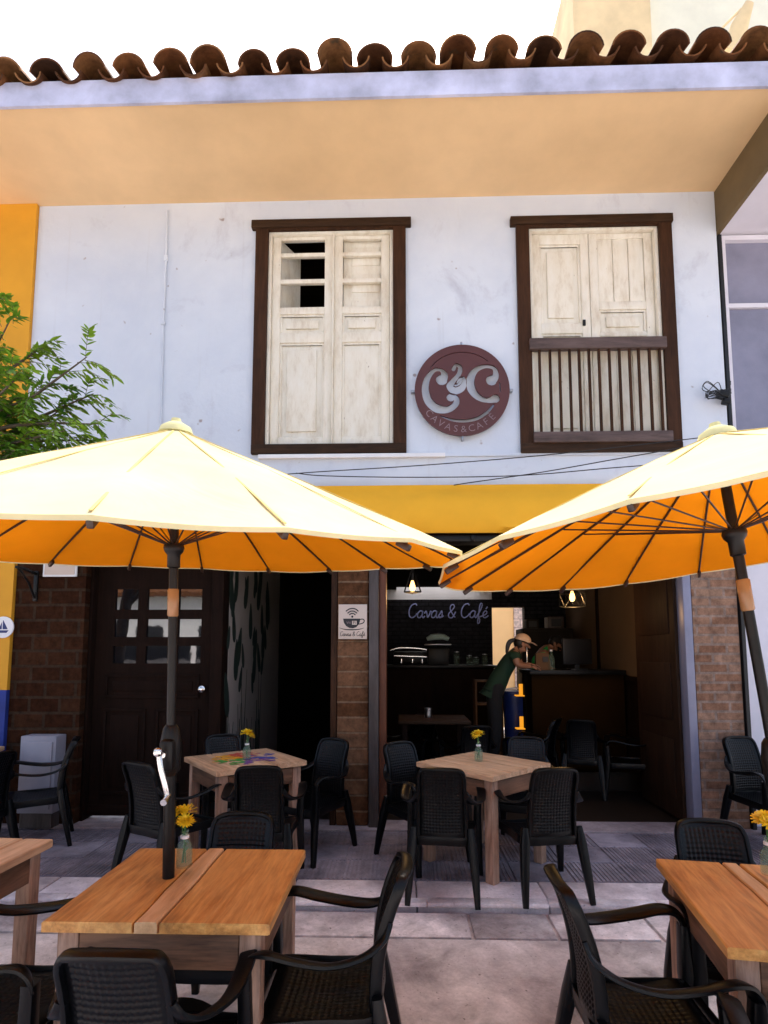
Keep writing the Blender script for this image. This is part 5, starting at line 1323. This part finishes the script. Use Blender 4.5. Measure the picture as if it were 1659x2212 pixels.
mb = MB(); cc = hc + up * .045 - fx * .01 - off; ellipsoid(mb, cc, (.108, .102, .085), 18, 8, (0, .5, -.35), -.2)
mb.sweep([cc + fx * .08, cc + fx * .135, cc + fx * .18 - up * .01], [.08, .072, .045], .005, ref=tuple(up), n=12); mb.build('cap', M['black_cloth'], PS, 60)
mb = MB(); ellipsoid(mb, hc - fx * .045 - up * .0 - off, (.072, .09, .078), 14, 8); mb.build('hair', M['hair'], PS, 60)

# ================================================================ TREE
TR = empty('leafy_tree', (-3.87, 3.75, ST), label='green leafy tree reaching in from the left above the parasol', cat='tree')
rnd = random.Random(21); tw = MB(); lv = MB()
base = Vector((0, 0, 0)); top = Vector((.25, .05, 2.9))
tw.sweep(smooth_path([base, (.02, 0, 1.0), (.12, .03, 2.0), top], 5), [lerp(.11, .06, i / 15) for i in range(16)], [lerp(.11, .06, i / 15) for i in range(16)], ref=(0, 1, 0), sq=1, n=10)
def loc(u, v, y): return PY(u, v, y) - Vector((-3.75, 3.75, ST))
tips = [loc(225, 770, 3.7), loc(238, 850, 3.8), loc(255, 915, 3.6), loc(240, 950, 3.7), loc(140, 740, 3.9), loc(60, 690, 3.6), loc(20, 640, 3.8), loc(90, 800, 3.5), loc(170, 880, 3.9), loc(30, 760, 4.0), loc(10, 880, 3.6), loc(90, 930, 3.8), loc(60, 990, 3.5), loc(180, 930, 3.5), loc(-80, 700, 3.7), loc(-120, 850, 3.9), loc(-60, 600, 3.8), loc(-140, 980, 3.6), loc(0, 1000, 3.8), loc(-200, 760, 3.5), loc(-260, 900, 3.8), loc(-180, 620, 4.0), loc(120, 850, 3.6), loc(30, 850, 3.8), loc(60, 900, 3.9), loc(130, 970, 3.7), loc(40, 940, 3.5), loc(110, 880, 3.9), loc(0, 940, 3.9), loc(20, 810, 3.7)]
def leafat(p, d, L, w_):
    d = d.normalized(); s = d.cross(Vector((rnd.uniform(-.5, .5), rnd.uniform(-.5, .5), 1))).normalized(); u__ = s.cross(d)
    a = p; m1 = p + d * L * .45 - u__ * L * .05; t = p + d * L - u__ * L * .22
    lv.add([a, m1 + s * w_, t, m1 - s * w_, p + d * L * .2 + s * w_ * .8, p + d * L * .2 - s * w_ * .8, p + d * L * .75 + s * w_ * .7 - u__ * L * .12, p + d * L * .75 - s * w_ * .7 - u__ * L * .12], [(0, 5, 3, 1, 4), (1, 3, 7, 2, 6)])
for tp in tips:
    st = top * rnd.uniform(.8, 1.0); midp = lerp(st, tp, .5) + Vector((rnd.uniform(-.1, .1), rnd.uniform(-.1, .1), rnd.uniform(.05, .25)))
    pth = smooth_path([st, midp, tp], 10); n = len(pth)
    tw.sweep(pth, [lerp(.028, .003, i / (n - 1)) for i in range(n)], [lerp(.028, .003, i / (n - 1)) for i in range(n)], ref=(0, 1, 0), sq=1, n=6)
    for i in range(9, n, 2):
        for q_ in range(3):
            sd0 = pth[i] + Vector((rnd.uniform(-.03, .03),) * 3); dr = (pth[i] - pth[i - 1]).normalized() + Vector((rnd.uniform(-1, 1), rnd.uniform(-1, 1), rnd.uniform(-.9, .5))); dr.normalize(); Lt = rnd.uniform(.12, .26)
            tq = smooth_path([sd0, sd0 + dr * Lt * .5 + Vector((0, 0, .01)), sd0 + dr * Lt + Vector((0, 0, -.05))], 4)
            tw.tube(tq, .0022, 4)
            for r_, pp in enumerate(tq[1:]):
                for s in (-1, 1):
                    ld_ = dr * .7 + dr.cross(Vector((0, 0, 1))) * s * .8 + Vector((0, 0, rnd.uniform(-.5, .1)))
                    leafat(pp, ld_, rnd.uniform(.045, .080), rnd.uniform(.008, .014))
tw.build('trunk', M['bark'], TR, 60); lv.build('crown', M['leaf'], TR, fix=False)

# ================================================================ ACROSS THE STREET (seen mirrored in the door panes)
mb = MB(); mb.box2((-30, -13.5, ST - .05), (30, -7.5, ST + .06)); gv = mb.build('grass_verge', ground('verge_grass', (.02, .07, .015), (.06, .15, .03), 8, .9, .8)); tag(gv, kind='structure')
H_ = empty('white_house', (-4, -17, 0), label='white house across the street mirrored in the door panes', cat='building')
mb = MB(); mb.box2((-14, -3, 0), (10, 0, 4.6)); mb.build('wall', M['white'], H_)
mb = MB()
for k in range(7): mb.box2((-12.5 + 3.2 * k, .001, 1.1), (-11.1 + 3.2 * k, .05, 3.0))
mb.build('window', M['black'], H_)
mb = MB(); mb.prism([(-3.4, 4.5), (.5, 4.5), (.5, 4.7), (-1.5, 5.6), (-3.4, 4.7)], -14.5, 10.5, lambda a, b_, d: (d, a, b_)); mb.build('roof', M['tile'], H_)
V_ = empty('parked_van', (-6.2, -6.2, ST), label='white van parked across the street mirrored in the door panes', cat='van')
mb = MB(); mb.prism([(-2.3, .35), (2.35, .35), (2.4, 1.0), (2.0, 1.25), (1.45, 2.05), (-2.25, 2.1), (-2.35, 1.2)], -.9, .9, lambda a, b_, d: (a, d, b_)); mb.build('body', M['white'], V_)
mb = MB(); mb.prism([(.2, 1.3), (1.75, 1.3), (1.3, 1.95), (.2, 1.95)], -.92, .92, lambda a, b_, d: (a, d, b_)); mb.prism([(-2.0, 1.3), (.05, 1.3), (.05, 1.95), (-2.0, 1.95)], -.92, .92, lambda a, b_, d: (a, d, b_)); mb.build('window', M['pane'], V_)
for sx in (-1.5, 1.5):
    for s in (-1, 1):
        mb = MB(); mb.lathe([(0, -.1), (.30, -.1), (.34, -.07), (.34, .07), (.30, .1), (0, .1)], (sx, s * .82, .34), 20, 'y'); mb.build('wheel', M['black'], V_, 40)
